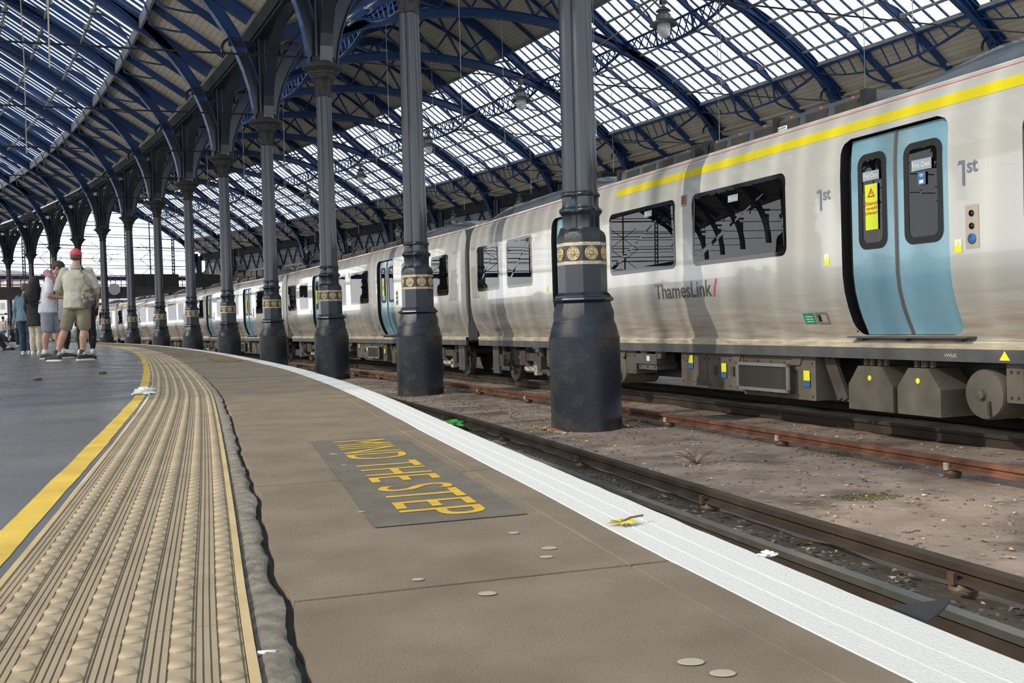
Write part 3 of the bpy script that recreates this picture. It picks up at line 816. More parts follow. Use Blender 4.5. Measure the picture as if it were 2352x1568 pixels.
def build_wall_bay(sheeted):
    """far side wall of the right span: posts, cream rail pipe, lattice and sheeted panels"""
    root = empty('side_wall_bay'); hb = BAY/2; u = 27.2
    bm = bmesh.new()                                       # round-edged cream gutter pipe high on the wall
    for j in range(4): tube(bm, [L(-hb+BAY*j/4, 26.1, 10.18), L(-hb+BAY*(j+1)/4, 26.1, 10.18)], .08, 8)
    mesh_obj('gutter_pipe', bm, M['cream'], root, smooth=True)
    for z, h in ((9.2, .30), (7.2, .22)):
        bm = bmesh.new()
        for j in range(4): bar(bm, L(-hb+BAY*j/4, u, z), L(-hb+BAY*(j+1)/4, u, z), .18, h)
        mesh_obj('wall_beam', bm, M['iron_dark'], root)
    bm = bmesh.new()
    for j in range(4): bar(bm, L(-hb+BAY*j/4, 26.9, 9.45), L(-hb+BAY*(j+1)/4, 26.9, 9.45), .4, .8)
    mesh_obj('box_gutter', bm, M['gutter_iron'], root)
    for j in range(4):
        bm = bmesh.new(); f0, f1 = j/4, (j+1)/4
        bar(bm, L(-hb+BAY*f0, u, 7.3), L(-hb+BAY*(f0+f1)/2, u, 9.1), .12, .10); bar(bm, L(-hb+BAY*(f0+f1)/2, u, 9.1), L(-hb+BAY*f1, u, 7.3), .12, .10)
        mesh_obj('cross_brace', bm, M['iron'], root)
    for j in range(1, 6):
        bm = bmesh.new(); q = L(-hb+BAY*j/6, u, 0); bx(bm, q.x-.06, q.x+.06, q.y-.06, q.y+.06, GZ, 7.1)
        mesh_obj('mullion', bm, M['cream'] if j in (2, 4) else M['iron_dark'], root)
    bm = bmesh.new()
    for z in (1.5, 2.7, 3.9, 5.1, 6.3):
        for j in range(4): bar(bm, L(-hb+BAY*j/4, u-.02, z), L(-hb+BAY*(j+1)/4, u-.02, z), .05, .06)
    mesh_obj('glazing_bars', bm, M['iron_dark'], root)
    bm = bmesh.new(); lay = bm.loops.layers.uv.verify()
    for j in range(4):
        vs = [bm.verts.new(L(-hb+BAY*(j+a)/4, u+.1, z)) for a, z in ((0,GZ),(1,GZ),(1,9.3),(0,9.3))]; bm.faces.new(vs)
    mesh_obj('sheeting' if sheeted else 'glass', bm, M['sheet'] if sheeted else M['screen_glass'], root)
    return root
def build_wall_column():
    root = empty('wall_column')
    bm = bmesh.new(); loft(bm, [ringz(lobed(r, .5), z) for r, z in ((.26,GZ),(.26,2),(.20,6.8),(.24,6.82),(.2,6.86),(.36,7.3),(.5,7.5),(.5,7.6),(.3,7.7),(.3,9.6))]); mesh_obj('shaft', bm, M['iron_dark'], root, smooth=True)
    bm = bmesh.new()                                       # pierced quarter bracket each way along the wall
    for sg in (-1, 1):
        for rr in (2.1, 1.75):
            pts = [(0, sg*(2.2-rr*math.sin(t*PI/20)), 6.0+rr*(1-math.cos(t*PI/20))*1.0) for t in range(11)]
            pts = [(0, sg*(.25+(2.2-.25)*(1-math.cos(t*PI/20))), 5.8+(rr)*math.sin(t*PI/20)) for t in range(11)]
            for p0, p1 in zip(pts, pts[1:]): bar(bm, p0, p1, .14, .07)
        for t in range(8):
            a0 = t*PI/16; bar(bm, (0, sg*(.25+1.95*(1-math.cos(a0))), 5.8+2.1*math.sin(a0)), (0, sg*(.25+1.95*(1-math.cos(a0+.15))), 5.8+1.75*math.sin(a0+.15)), .05, .04)
    mesh_obj('bracket', bm, M['iron_dark'], root)
    return root

# ---- lay them out -------------------------------------------------------------
col0 = build_column()
for k in range(0, 15):
    o = col0 if k == 0 else copy_tree(col0)
    frame(o, k*BAY)
    what = 'the nearest, standing on the dirt in front of the first class carriage' if k == 0 else '%s from the camera in the row between the tracks' % ORD[k]
    tag(o, 'clustered navy iron column with gold roundels, %s' % what, 'column', 'iron columns of the arcade')
ar0 = build_arcade()
for k in range(-1, 14):
    o = ar0 if k == -1 else copy_tree(ar0); frame(o, (k+.5)*BAY)
    nm = 'over the rails short of the nearest column' if k < 0 else 'between the %s and %s columns' % (ORD[k], ORD[k+1])
    tag(o, 'dark iron arch along the column row %s' % nm, 'arch', 'arches of the column row')
tr0 = build_truss(1); tl0 = build_truss(-1)
for k in range(0, 15):
    o = tr0 if k == 0 else copy_tree(tr0); frame(o, k*BAY)
    tag(o, 'blue arched roof truss over the train springing from the %s column' % ORD[k], 'roof truss', 'trusses over the train')
    o = tl0 if k == 0 else copy_tree(tl0); frame(o, k*BAY)
    tag(o, 'blue arched roof truss over the platform springing from the %s column' % ORD[k], 'roof truss', 'trusses over the platform')
for side, txt in ((1, 'over the train'), (-1, 'over the platform')):
    b0 = build_bay(side)
    first = -1
    for k in range(first, 14):
        o = b0 if k == first else copy_tree(b0); frame(o, (k+.5)*BAY)
        nm = 'short of the nearest column' if k < 0 else 'between the %s and %s columns' % (ORD[k], ORD[k+1])
        tag(o, 'glass and board roof bay %s %s' % (txt, nm), 'roof', 'roof bays '+txt)
w0 = build_wall_bay(False); w1_ = build_wall_bay(True); wc0 = build_wall_column()
for k in range(-1, 14):
    o = w0 if k == -1 else (w1_ if k == 4 else copy_tree(w1_ if k > 4 else w0)); frame(o, (k+.5)*BAY)
    tag(o, '%s side wall bay behind the train, %s' % ('glazed' if k < 4 else 'grey sheeted', 'short of the nearest column' if k < 0 else 'level with the gap after the %s column' % ORD[k]), 'wall bay', 'side wall bays')
for k in range(1, 15):
    o = wc0 if k == 1 else copy_tree(wc0); frame(o, k*BAY, 26.6)
    tag(o, 'dark iron side wall column behind the train, level with the %s column' % ORD[k], 'column', 'side wall columns')

# ---- gable screen at the far end ----------------------------------------------
SG = 14.0*BAY+.45
gs = empty('gable_screen'); frame(gs, SG); tag(gs, 'tall glazed end screen closing the far end of the roof over the train', 'glass screen')
def gtop(u): return max(6.9, ell(u, 12.9, 7.3, ZS)+.2)
for i in range(0, 10):
    u = .5+i*2.87; bm = bmesh.new(); zt = gtop(u); w = .26 if i % 2 == 0 else .14
    if i % 2 == 0:
        for dx in (-.13, .13): bx(bm, u+dx-.04, u+dx+.04, -.1, .1, 6.8, zt)
        z = 6.9
        while z+.4 < zt: bar(bm, (u-.13, 0, z), (u+.13, 0, z+.4), .05, .05, up=Vector((0,1,0))); bar(bm, (u+.13, 0, z), (u-.13, 0, z+.4), .05, .05, up=Vector((0,1,0))); z += .4
    else: bx(bm, u-.06, u+.06, -.06, .06, 6.8, zt)
    mesh_obj('mullion', bm, M['iron_dark'], gs)
for z in (7.2, 8.0, 8.35, 9.1, 10.2, 10.55, 11.6, 11.9, 12.9, 13.3):
    bm = bmesh.new()
    if z < ZS: x0, x1 = .4, 26.2
    else:
        q = 12.9*math.sqrt(max(0, 1-((z-ZS)/7.5)**2)); x0, x1 = 13.3-q, 13.3+q
    bx(bm, x0, x1, -.05, .05, z-.035, z+.035); mesh_obj('transom', bm, M['iron_dark'], gs)
for i in range(0, 9, 2):
    u = .5+i*2.87+2.87
    for z0, z1 in ((7.2, 9.1), (9.1, 11.0)):
        if gtop(u) < z1: continue
        bm = bmesh.new(); bar(bm, (u-1.2, 0, z0), (u+1.2, 0, z1), .05, .05, up=Vector((0,1,0))); bar(bm, (u+1.2, 0, z0), (u-1.2, 0, z1), .05, .05, up=Vector((0,1,0))); mesh_obj('cross_brace', bm, M['iron_dark'], gs)
bm = bmesh.new(); bx(bm, -.5, 27, -.2, .2, 6.65, 7.05); mesh_obj('sill_beam', bm, M['iron'], gs)
bm = bmesh.new()
vs = [bm.verts.new((.5, .08, 6.9))]+[bm.verts.new((.5+25.7*i/30, .08, gtop(.5+25.7*i/30))) for i in range(31)]+[bm.verts.new((26.2, .08, 6.9))]
bm.faces.new(vs); mesh_obj('glass', bm, M['screen_glass'], gs)
bm = bmesh.new()                                           # dark verge between the last arch and the roof skin
n = 30
vs = [bm.verts.new((.4+25.8*i/n, 0, gtop(.4+25.8*i/n)-.1)) for i in range(n+1)]; vt = [bm.verts.new((.4+25.8*i/n, 0, zr(.4+25.8*i/n)+.1)) for i in range(n+1)]
for i in range(n): bm.faces.new((vs[i], vs[i+1], vt[i+1], vt[i]))
mesh_obj('verge_board', bm, M['iron_dark'], gs)
o = copy_tree(gs)      # second screen, over the platform span, set further left
for c_ in list(o.children):
    if c_.name.startswith(('glass', 'verge')): D.objects.remove(c_)
o.scale = (-1.32, 1, 1.28); o.location = P(SG, -.2, -1.95)
tag(o, 'glazed end screen at the far end of the roof over the platform', 'glass screen')
# ---- footbridge --------------------------------------------------------------
fb = empty('footbridge'); frame(fb, 11.4*BAY); tag(fb, 'grey footbridge with red railings crossing behind the train', 'footbridge')
bm = bmesh.new(); bx(bm, -6, 27, -.7, .7, 3.75, 4.75); bx(bm, -6, 27, -.85, .85, 4.7, 4.85); mesh_obj('deck_beam', bm, mat('grey_bridge_paint', (.10,.085,.08), .6, var=.3, vscale=.6), fb)
rd = mat('red_railing_paint', (.30,.055,.045), .5)
for y in (-.7, .7):
    bm = bmesh.new()
    for z in (5.05, 5.45, 5.85): bx(bm, -6, 27, y-.03, y+.03, z-.025, z+.025)
    mesh_obj('handrail', bm, rd, fb)
    bm = bmesh.new()
    for i in range(34): x_ = -6+i; bx(bm, x_-.03, x_+.03, y-.03, y+.03, 4.8, 5.9)
    mesh_obj('railing_posts', bm, rd, fb)
for x0, x1, mm in ((9.6, 14.0, 'sb1'), (15.0, 18.2, 'sb2')):
    bm = bmesh.new(); bx(bm, x0, x1, -.86, -.74, 4.78, 6.05)
    for q in frange(x0, x1, 1.1): bx(bm, q-.03, q+.03, -.9, -.74, 4.78, 6.05)
    mesh_obj('solid_panel', bm, mat(mm, (.050,.040,.036), .7, var=.2), fb)
for x_ in (3.0, 4.6): 
    bm = bmesh.new(); bx(bm, x_-.3, x_+.3, -.95, -.75, 4.9, 5.6); bx(bm, x_-.05, x_+.05, -.95, -.8, 4.85, 6.2); mesh_obj('signal_head', bm, M['black'], fb)
bm = bmesh.new(); lathe(bm, [(.55,-.02),(.55,.02),(.45,.05)], 24, (7.8,-.95,4.6), axis='Y'); mesh_obj('round_mirror', bm, M['st_white'], fb, smooth=True)
# ---- tie rods, drop rods, lanterns -----------------------------------------------
for k in range(0, 14):
    bm = bmesh.new()
    zc = 7.85
    def rodz(u, span): return zc-.22*math.sin(PI*abs(u)/span)
    pr = [(u, rodz(u, 26.2)) for u in frange(.3, 26.3, 2.2)]
    tube(bm, [(u, 0, z) for u, z in pr], .022, 6)
    o = mesh_obj('tie_rod', bm, M['black'], smooth=True); frame(o, k*BAY, 0, 0)
    tag(o, 'thin dark tie rod across the train span at the %s column' % ORD[k], 'tie rod', 'tie rods over the train')
    bm = bmesh.new(); tube(bm, [(-u, 0, rodz(u, 34.8)) for u in frange(.3, 34.6, 2.4)], .028, 6)
    o = mesh_obj('tie_rod', bm, M['black'], smooth=True); frame(o, k*BAY, 0, 0)
    tag(o, 'thin dark tie rod across the platform span at the %s column' % ORD[k], 'tie rod', 'tie rods over the platform')
    for u, w in ((7.4, 'near'), (13.2, 'middle'), (19.2, 'far')):
        bm = bmesh.new(); tube(bm, [(0, 0, rodz(u, 26.2)), (0, 0, ell(u, 12.9, 7.3, ZS)+.1)], .013, 6)
        o = mesh_obj('hanger_rod', bm, M['purlin'], smooth=True); frame(o, k*BAY, u)
        tag(o, 'thin %s hanger rod from the truss down to the tie rod of the %s column' % (w, ORD[k]), 'hanger rod', 'hanger rods')
def build_lantern():
    root = empty('station_lantern')
    bm = bmesh.new(); bx(bm, -.07, .07, -.07, .07, .62, .80); lathe(bm, [(.03,.5),(.05,.62),(.09,.66),(.04,.70)], 16); mesh_obj('bracket', bm, M['iron_dark'], root, smooth=True)
    bm = bmesh.new(); lathe(bm, [(.06,.55),(.17,.47),(.19,.44),(.14,.42),(.12,.38),(.17,.36),(.19,.34),(.19,.22),(.30,.16),(.36,.10),(.355,.09),(.18,.15)], 28); mesh_obj('lamp_shade', bm, mat('dark_lantern_metal', (.10,.10,.105), .28, metal=.6), root, smooth=True)
    bm = bmesh.new(); lathe(bm, [(.165,.14),(.175,.05),(.165,-.05),(.125,-.15),(.07,-.21),(.02,-.235)], 24); mesh_obj('glass_bowl', bm, glass_mat('lantern_glass', (.9,.92,.95), .35, .05, (.75,.75,.72), 1), root, smooth='all')
    return root
la0 = build_lantern(); first = True
for k in range(1, 12):
    o = la0 if first else copy_tree(la0); first = False
    frame(o, k*BAY, 6.0, 6.93); o.scale = (.9,)*3
    tag(o, 'domed glass lantern hanging from the tie rod over the train by the %s column' % ORD[k], 'lantern', 'lanterns over the train')
for k in range(2, 11):
    o = copy_tree(la0); frame(o, k*BAY, 18.4, 6.95); o.scale = (.9,)*3
    tag(o, 'domed glass lantern hanging in the far row behind the train by the %s column' % ORD[k], 'lantern', 'lanterns of the far row')
# rope-wrapped cable from lantern to lantern
bm = bmesh.new()
pts = []
for k in range(0, 11):
    for f in (0, .25, .5, .75): pts.append(P((k+f-.05)*BAY, 6.0, 7.5-.35*math.sin(PI*f)+(.25 if f == 0 else .2)))
tube(bm, pts, .018, 6); o = mesh_obj('lamp_cable', bm, mat('brown_cable', (.20,.14,.09), .8), smooth=True)
tag(o, 'brown sagging cable linking the lanterns over the train', 'cable')
# hanging fixtures on the left
fm = mat('tan_fixture', (.38,.33,.27), .6)
for k, u, z in ((2.05, -9.3, 7.35), (4.05, -10.4, 7.3), (6.05, -13.2, 7.25)):
    root = empty('floodlight'); frame(root, k*BAY, u, z)
    bm = bmesh.new(); plate(bm, [(-.10,-.35),(.12,-.30),(.08,0),(-.06,0)], .22); mesh_obj('housing', bm, fm, root)
    bm = bmesh.new(); tube(bm, [(0,0,0),(0,0,.12)], .02, 6); mesh_obj('hanger', bm, M['purlin'], root)
    bm = bmesh.new(); tube(bm, [(-.12,0,-.3),(-.12,0,-1.0)], .02, 6); tube(bm, [(-.12+.14*math.cos(t*PI/6), 0, -1.0+.14*math.sin(t*PI/6)) for t in range(13)], .014, 6); mesh_obj('cable_loop', bm, fm, root, smooth=True)
    tag(root, 'tan hanging fitting with a cable loop on the tie rod left of the %s column' % ORD[int(k)], 'light fitting', 'hanging fittings over the platform')
for k, u in ((1.5, -6.9), (3.0, -7.6), (4.0,-9.5)):
    bm = bmesh.new(); tube(bm, [(0,0,6.2),(.03,0,9),(-.02,0,12),(0,0,zl(u)-.3)], .016, 6)
    o = mesh_obj('hanging_cable', bm, fm, smooth=True); frame(o, k*BAY, u)
    tag(o, 'brown wrapped cable hanging from the platform roof, %s of three from the camera' % ORD[int(k)-1 if k > 2 else 0], 'cable', 'hanging cables')
# =================================================================== train
UT, HW = 3.3, 1.40
PITCH = 20.1/(R+UT)
G1 = math.radians(22.1717)
INS = [(-.12,.20),(.0,.20),(.06,.165),(.10,.20),(.17,.185),(.30,.125),(.45,.068),(.62,.025),(.80,.003),(1.0,0),(1.9,0),(2.1,.012),(2.3,.035),(2.45,.07),(2.55,.115),(2.62,.17),(2.66,.24)]
def ins(z): return lerp_tab([(z_, i_) for z_, i_ in INS], z)
# local car frame: x = along the track (away from camera), y = out towards the camera side, z up
def cp(s, z, off=0.0, side=1): return Vector((s, side*(HW-ins(z)+off), z))
def rrect(s0, s1, z0, z1, r, n=6):
    pts = []
    for cx_, cz_, a0 in ((s1-r, z1-r, 0), (s0+r, z1-r, PI/2), (s0+r, z0+r, PI), (s1-r, z0+r, 3*PI/2)):
        for i in range(n+1): a = a0+PI/2*i/n; pts.append((cx_+r*math.cos(a), cz_+r*math.sin(a)))
    return pts
def ring_face(bm, outer, inner, off, side, mi=0):
    a = [bm.verts.new(cp(s, z, off, side)) for s, z in outer]; b = [bm.verts.new(cp(s, z, off, side)) for s, z in inner]
    n = len(a)
    for i in range(n): bm.faces.new((a[i], a[(i+1)%n], b[(i+1)%n], b[i])).material_index = mi
def fan_rows(bm, s0, s1, z0, z1, off, side, r=0.0, mi=0):
    """a panel that follows the body profile, rounded corners"""
    zs = sorted(set([z0, z1]+[z for z, _ in INS if z0 < z < z1]+([z0+r, z1-r] if r else [])+([z0+r*(1-math.cos(PI/2*i/5)) for i in range(1, 5)] if r else [])+([z1-r*(1-math.cos(PI/2*i/5)) for i in range(1, 5)] if r else [])))
    def edge(z):
        if not r: return 0
        d = 0
        if z < z0+r: d = z0+r-z
        if z > z1-r: d = z-(z1-r)
        return r-math.sqrt(max(0, r*r-d*d))
    prev = None
    for z in zs:
        e = edge(z); a = bm.verts.new(cp(s0+e, z, off, side)); b = bm.verts.new(cp(s1-e, z, off, side))
        if prev: bm.faces.new((prev[0], prev[1], b, a)).material_index = mi
        prev = (a, b)
def side_skin(bm, s0, s1, holes, side):
    """body side with openings; hole = (s0,s1,z0,z1,r)"""
    sb = {s0, s1}; zb = set(z for z, _ in INS if z >= .06)
    for h in holes:
        sb |= {h[0], h[1], h[0]+h[4], h[1]-h[4]}; zb |= {h[2], h[3], h[2]+h[4], h[3]-h[4]}
    sb = sorted(x for x in sb if s0-1e-6 <= x <= s1+1e-6); zb = sorted(zb)
    V = {}
    def v(s, z):
        k = (round(s, 4), round(z, 4))
        if k not in V: V[k] = bm.verts.new(cp(s, z, 0, side))
        return V[k]
    for a, b in zip(sb, sb[1:]):
        for c, d in zip(zb, zb[1:]):
            ms, mz = (a+b)/2, (c+d)/2; h = next((h for h in holes if h[0] < ms < h[1] and h[2] < mz < h[3]), None)
            if h is None: bm.faces.new((v(a, c), v(b, c), v(b, d), v(a, d))); continue
            r = h[4]
            if r and (ms < h[0]+r or ms > h[1]-r) and (mz < h[2]+r or mz > h[3]-r):
                left = ms < h[0]+r; low = mz < h[2]+r
                cs = h[0]+r if left else h[1]-r; cz = h[2]+r if low else h[3]-r
                zlo, zhi = c, d
                pts = []
                for i in range(5):
                    z = zlo+(zhi-zlo)*i/4; dz = abs(z-cz); e = math.sqrt(max(0, r*r-dz*dz)); pts.append((cs-e if left else cs+e, z))
                xe = h[0] if left else h[1]
                for (p0, z0_), (p1, z1_) in zip(pts, pts[1:]):
                    q = [(xe, z0_), (p0, z0_), (p1, z1_), (xe, z1_)]
                    q2 = []
                    for t in q:
                        if not q2 or abs(t[0]-q2[-1][0])+abs(t[1]-q2[-1][1]) > 1e-4: q2.append(t)
                    if len(q2) > 2 and abs(q2[0][0]-q2[-1][0])+abs(q2[0][1]-q2[-1][1]) < 1e-4: q2 = q2[:-1]
                    vs = [v(*t) for t in q2]
                    if len(set(vs)) > 2:
                        try: bm.faces.new(vs)
                        except ValueError: pass
def side_text(name, txt, s_left, s_right, z0, z1, m, par, off=.004, bold=.012):
    # reads left to right for someone on the platform: s decreases
    return text_obj(name, txt, m, lambda a, b: cp(s_left+(s_right-s_left)*a, z0+(z1-z0)*b, off), par, offset=bold, vsub=8)
def side_quad(name, s0, s1, z0, z1, m, par, off=.003, r=0.0):
    bm = bmesh.new(); fan_rows(bm, s0, s1, z0, z1, off, 1, r); return mesh_obj(name, bm, m, par)
def build_car(first):
    root = empty('train_carriage'); HL = 9.58
    if first:
        doors = [(-5.42,-3.80), (3.0,4.62)]
        wins = [(7.58,9.05),(5.63,7.09),(-.07,2.12),(-2.77,-.55),(-8.9,-6.32)]
    else:
        doors = [(-4.55,-2.95), (3.62,5.20)]
        wins = [(-8.93,-7.69),(-7.3,-5.3),(-2.05,-.03),(.55,2.6),(5.9,7.3),(7.86,9.40)]
    hol = [(a, b, 1.13, 2.08, .10) for a, b in wins]; dh = [(a, b, .135, 2.29, .16) for a, b in doors]
    # shell: both sides, cant rail and roof
    bm = bmesh.new()
    for sd in (1, -1): side_skin(bm, -HL, HL, hol+dh, sd)
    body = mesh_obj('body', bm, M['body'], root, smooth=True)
    bm = bmesh.new()
    rf = [(HW-.24,2.66),(HW-.30,2.70),(HW-.52,2.775),(HW-.9,2.83),(0,2.85)]; rf = rf+[(-x, z) for x, z in rf[:-1]][::-1]
    a = [bm.verts.new((-HL, x, z)) for x, z in rf]; b = [bm.verts.new((HL, x, z)) for x, z in rf]
    for i in range(len(rf)-1): bm.faces.new((a[i], a[i+1], b[i+1], b[i]))
    mesh_obj('roof', bm, M['train_roof'], root, smooth=True)
    bm = bmesh.new()                                        # pale gutter line and drip strip
    for sd in (1, -1):
        for s0, s1 in ((-HL, HL),): bar(bm, cp(s0, 2.64, .008, sd), cp(s1, 2.64, .008, sd), .03, .022)
    mesh_obj('roof_gutter', bm, M['body'], root)
    for q in (-1, 1):                                       # body ends with curved corner
        bm = bmesh.new()
        pr = [(HW-ins(z), z) for z, _ in INS if z >= .06]+[(HW-.52, 2.775), (0, 2.85)]
        pr = pr+[(-x, z) for x, z in pr[:-1]][::-1]
        lv = [[bm.verts.new((q*(HL+e), x*(1-f), z)) for x, z in pr] for e, f in ((0,0),(.10,.02),(.16,.09))]
        for r0, r1 in zip(lv, lv[1:]):
            for i in range(len(pr)-1): bm.faces.new((r0[i], r0[i+1], r1[i+1], r1[i]) if q > 0 else (r0[i+1], r0[i], r1[i], r1[i+1]))
        bm.faces.new(lv[-1]); mesh_obj('end_panel', bm, M['body'], root, smooth=True)
        bm = bmesh.new(); bx(bm, min(q*(HL+.1), q*(HL+.48)), max(q*(HL+.1), q*(HL+.48)), -1.22, 1.22, .0, 2.62); mesh_obj('gangway', bm, M['black'], root)
    # two tone sweep panels at the ends
    for q in (-1, 1):
        bm = bmesh.new()
        prev = None
        for z, w0, w1 in ((2.5,9.3,9.5),(2.1,9.2,9.5),(1.6,9.15,9.5),(1.0,8.95,9.45),(.62,8.6,9.25),(.45,8.4,9.05),(.30,8.1,8.85),(.17,7.75,8.6),(.10,7.5,8.4)):
            if q > 0 and first: pass
            v0 = bm.verts.new(cp(q*w0, z, .002)); v1 = bm.verts.new(cp(q*w1, z, .002))
            if prev: bm.faces.new((prev[0], prev[1], v1, v0))
            prev = (v0, v1)
        mesh_obj('sweep_stripe', bm, M['body2'], root)
    bm = bmesh.new()
    for sd in (1, -1):
        rr = [[(x, sd*(HW-i), z) for i, z in ((.165,.075),(.150,.062),(.165,.0),(.20,-.0))] for x in (-HL, HL)]
        vs = [[bm.verts.new(p) for p in r] for r in rr]
        for i in range(3): bm.faces.new((vs[0][i], vs[0][i+1], vs[1][i+1], vs[1][i]))
    mesh_obj('cream_lip', bm, M['lip'], root)
    bm = bmesh.new()
    for sd in (1, -1): bx(bm, -HL, HL, sd*(HW-.19)-.03, sd*(HW-.19)+.03, -.125, .0)
    mesh_obj('solebar', bm, M['sole'], root)
    bm = bmesh.new(); bx(bm, -HL, HL, -1.15, 1.15, -.05, .12); mesh_obj('floor_pan', bm, M['interior'], root)
    # windows
    for a, b in wins:
        for sd in (1, -1):
            bm = bmesh.new(); o_ = rrect(a, b, 1.10, 2.10, .11); i_ = rrect(a+.055, b-.055, 1.155, 2.045, .075)
            ring_face(bm, o_, i_, .003, sd); w = mesh_obj('window', bm, M['gloss_black'], root)
            bm = bmesh.new(); bm.faces.new([bm.verts.new(cp(s, z, .003, sd)) for s, z in i_]); mesh_obj('pane', bm, M['window'], w)
    # interior seats
    bm = bmesh.new()
    s = -8.6
    while s < 9:
        if all(not (d[0]-.5 < s < d[1]+.3) for d in doors):
            for y in (-.85, .85):
                bx(bm, s, s+.12, y-.42, y+.42, .12+.35, 1.35+.0); bx(bm, s+.12, s+.55, y-.42, y+.42, .45, .6)
                for hy in (-.22, .22): bx(bm, s, s+.11, y+hy-.14, y+hy+.14, 1.3, 1.52)
        s += .88
    mesh_obj('seats', bm, M['seat'], root)
    bm = bmesh.new(); bx(bm, -HL, HL, -1.2, 1.2, 2.42, 2.45); mesh_obj('interior_ceiling', bm, M['interior'], root)
    # doors
    for di, (a, b) in enumerate(doors):
        for sd in (1, -1):
            bm = bmesh.new()                                # black reveal
            for x_ in (a, b):
                pv = None
                for z in [.135]+[z for z, _ in INS if .135 < z < 2.29]+[2.29]:
                    p0 = bm.verts.new(cp(x_, z, 0, sd)); p1 = bm.verts.new(cp(x_, z, -.13, sd))
                    if pv: bm.faces.new((pv[0], pv[1], p1, p0))
                    pv = (p0, p1)
            for z in (.135, 2.29): bm.faces.new([bm.verts.new(v) for v in (cp(a, z, 0, sd), cp(b, z, 0, sd), cp(b, z, -.13, sd), cp(a, z, -.13, sd))])
            fan_rows(bm, a, b, .135, 2.29, -.125, sd)
            mesh_obj('door_recess', bm, M['black'], root)
            mid = (a+b)/2
            for lf, (x0, x1) in enumerate(((a+.01, mid-.006), (mid+.006, b-.10))):
                bm = bmesh.new()
                w0, w1 = (x0+.17, x1-.15)
                hole = (w0, w1, 1.10, 2.06, .11)
                sbm = bmesh.new()
                # leaf with a window opening
                zb = sorted(set([.14, 2.27]+[z for z, _ in INS if .14 < z < 2.27]+[hole[2], hole[3]]))
                cells = []
                for z0_, z1_ in zip(zb, zb[1:]):
                    mz = (z0_+z1_)/2
                    rng = [(x0, x1)] if not (hole[2] < mz < hole[3]) else [(x0, w0), (w1, x1)]
                    for q0, q1 in rng:
                        bm.faces.new([bm.verts.new(cp(*t, -.07, sd)) for t in ((q0, z0_), (q1, z0_), (q1, z1_), (q0, z1_))])
                bmesh.ops.remove_doubles(bm, verts=bm.verts, dist=.0005)
                leaf = mesh_obj('door', bm, M['door'], root, smooth=True)
                bm = bmesh.new(); o_ = rrect(w0-.035, w1+.035, 1.065, 2.095, .12); i_ = rrect(w0+.035, w1-.035, 1.135, 2.025, .07)
                ring_face(bm, o_, i_, -.062, sd); mesh_obj('window_seal', bm, M['black'], leaf)
                bm = bmesh.new(); bm.faces.new([bm.verts.new(cp(s, z, -.066, sd)) for s, z in i_]); mesh_obj('pane', bm, M['window'], leaf)
                if sd == 1:
                    if lf == 1:
                        def q(nm, s0, s1, z0, z1, m, off=-.055): 
                            b_ = bmesh.new(); fan_rows(b_, s0, s1, z0, z1, off, 1); return mesh_obj(nm, b_, m, leaf)
                        c_ = (w0+w1)/2
                        q('yellow_notice', c_-.10, c_+.10, 1.27, 1.76, M['st_yel2'])
                        b_ = bmesh.new()
                        tri = [(c_-.06, 1.62), (c_+.06, 1.62), (c_, 1.72)]; t2 = [(c_-.035, 1.634), (c_+.035, 1.634), (c_, 1.695)]
                        va = [b_.verts.new(cp(s, z, -.052)) for s, z in tri]; vb = [b_.verts.new(cp(s, z, -.052)) for s, z in t2]
                        for i in range(3): b_.faces.new((va[i], va[(i+1)%3], vb[(i+1)%3], vb[i]))
                        b_.faces.new([b_.verts.new(cp(s, z, -.052)) for s, z in ((c_-.005,1.65),(c_+.005,1.65),(c_+.005,1.678),(c_-.005,1.678))])
                        mesh_obj('warning_triangle', b_, M['st_red'], leaf)
                        for t, zz, h in (('Stand', 1.535, .042), ('well', 1.485, .036), ('clear', 1.435, .036)):
                            wdt = .015*len(t)+.03
                            text_obj('print', t, M['st_red'], lambda aa, bb, zz=zz, h=h, wdt=wdt: cp(c_+wdt-2*wdt*aa, zz+h*bb, -.052), leaf, offset=.01)
                        text_obj('print', 'Allow passengers off first', M['st_yel'], lambda aa, bb: cp(c_+.06-.12*aa, 1.33+.015*bb, -.052), leaf)
                        if first and di == 0 or first: 
                            q('first_class_sign', c_-.13, c_+.13, 1.80, 1.90, M['st_grey']); text_obj('print', 'First Class', M['st_white'], lambda aa, bb: cp(c_+.11-.22*aa, 1.825+.05*bb, -.051), leaf, offset=.012)
                    elif first:
                        c_ = (w0+w1)/2
                        b_ = bmesh.new(); fan_rows(b_, c_-.14, c_+.14, 1.80, 1.91, -.055, 1); mesh_obj('first_class_sign', b_, M['st_grey'], leaf)
                        text_obj('print', 'First Class', M['st_white'], lambda aa, bb: cp(c_+.12-.24*aa, 1.83+.05*bb, -.051), leaf, offset=.012)
                        b_ = bmesh.new(); fan_rows(b_, c_-.055, c_+.055, 1.65, 1.78, -.055, 1); mesh_obj('wifi_sticker', b_, M['st_blue'], leaf)
                        b_ = bmesh.new()
                        for rr in (.012, .024, .036):
                            for t in range(6):
                                a0 = PI/4+t*PI/12; a1 = a0+PI/12
                                b_.faces.new([b_.verts.new(cp(c_+r_*math.cos(a_), 1.72+r_*math.sin(a_), -.051)) for r_, a_ in ((rr,a0),(rr+.006,a0),(rr+.006,a1),(rr,a1))])
                        fan_rows(b_, c_-.03, c_+.03, 1.665, 1.70, -.051, 1)
                        mesh_obj('wifi_symbol', b_, M['st_white'], leaf)
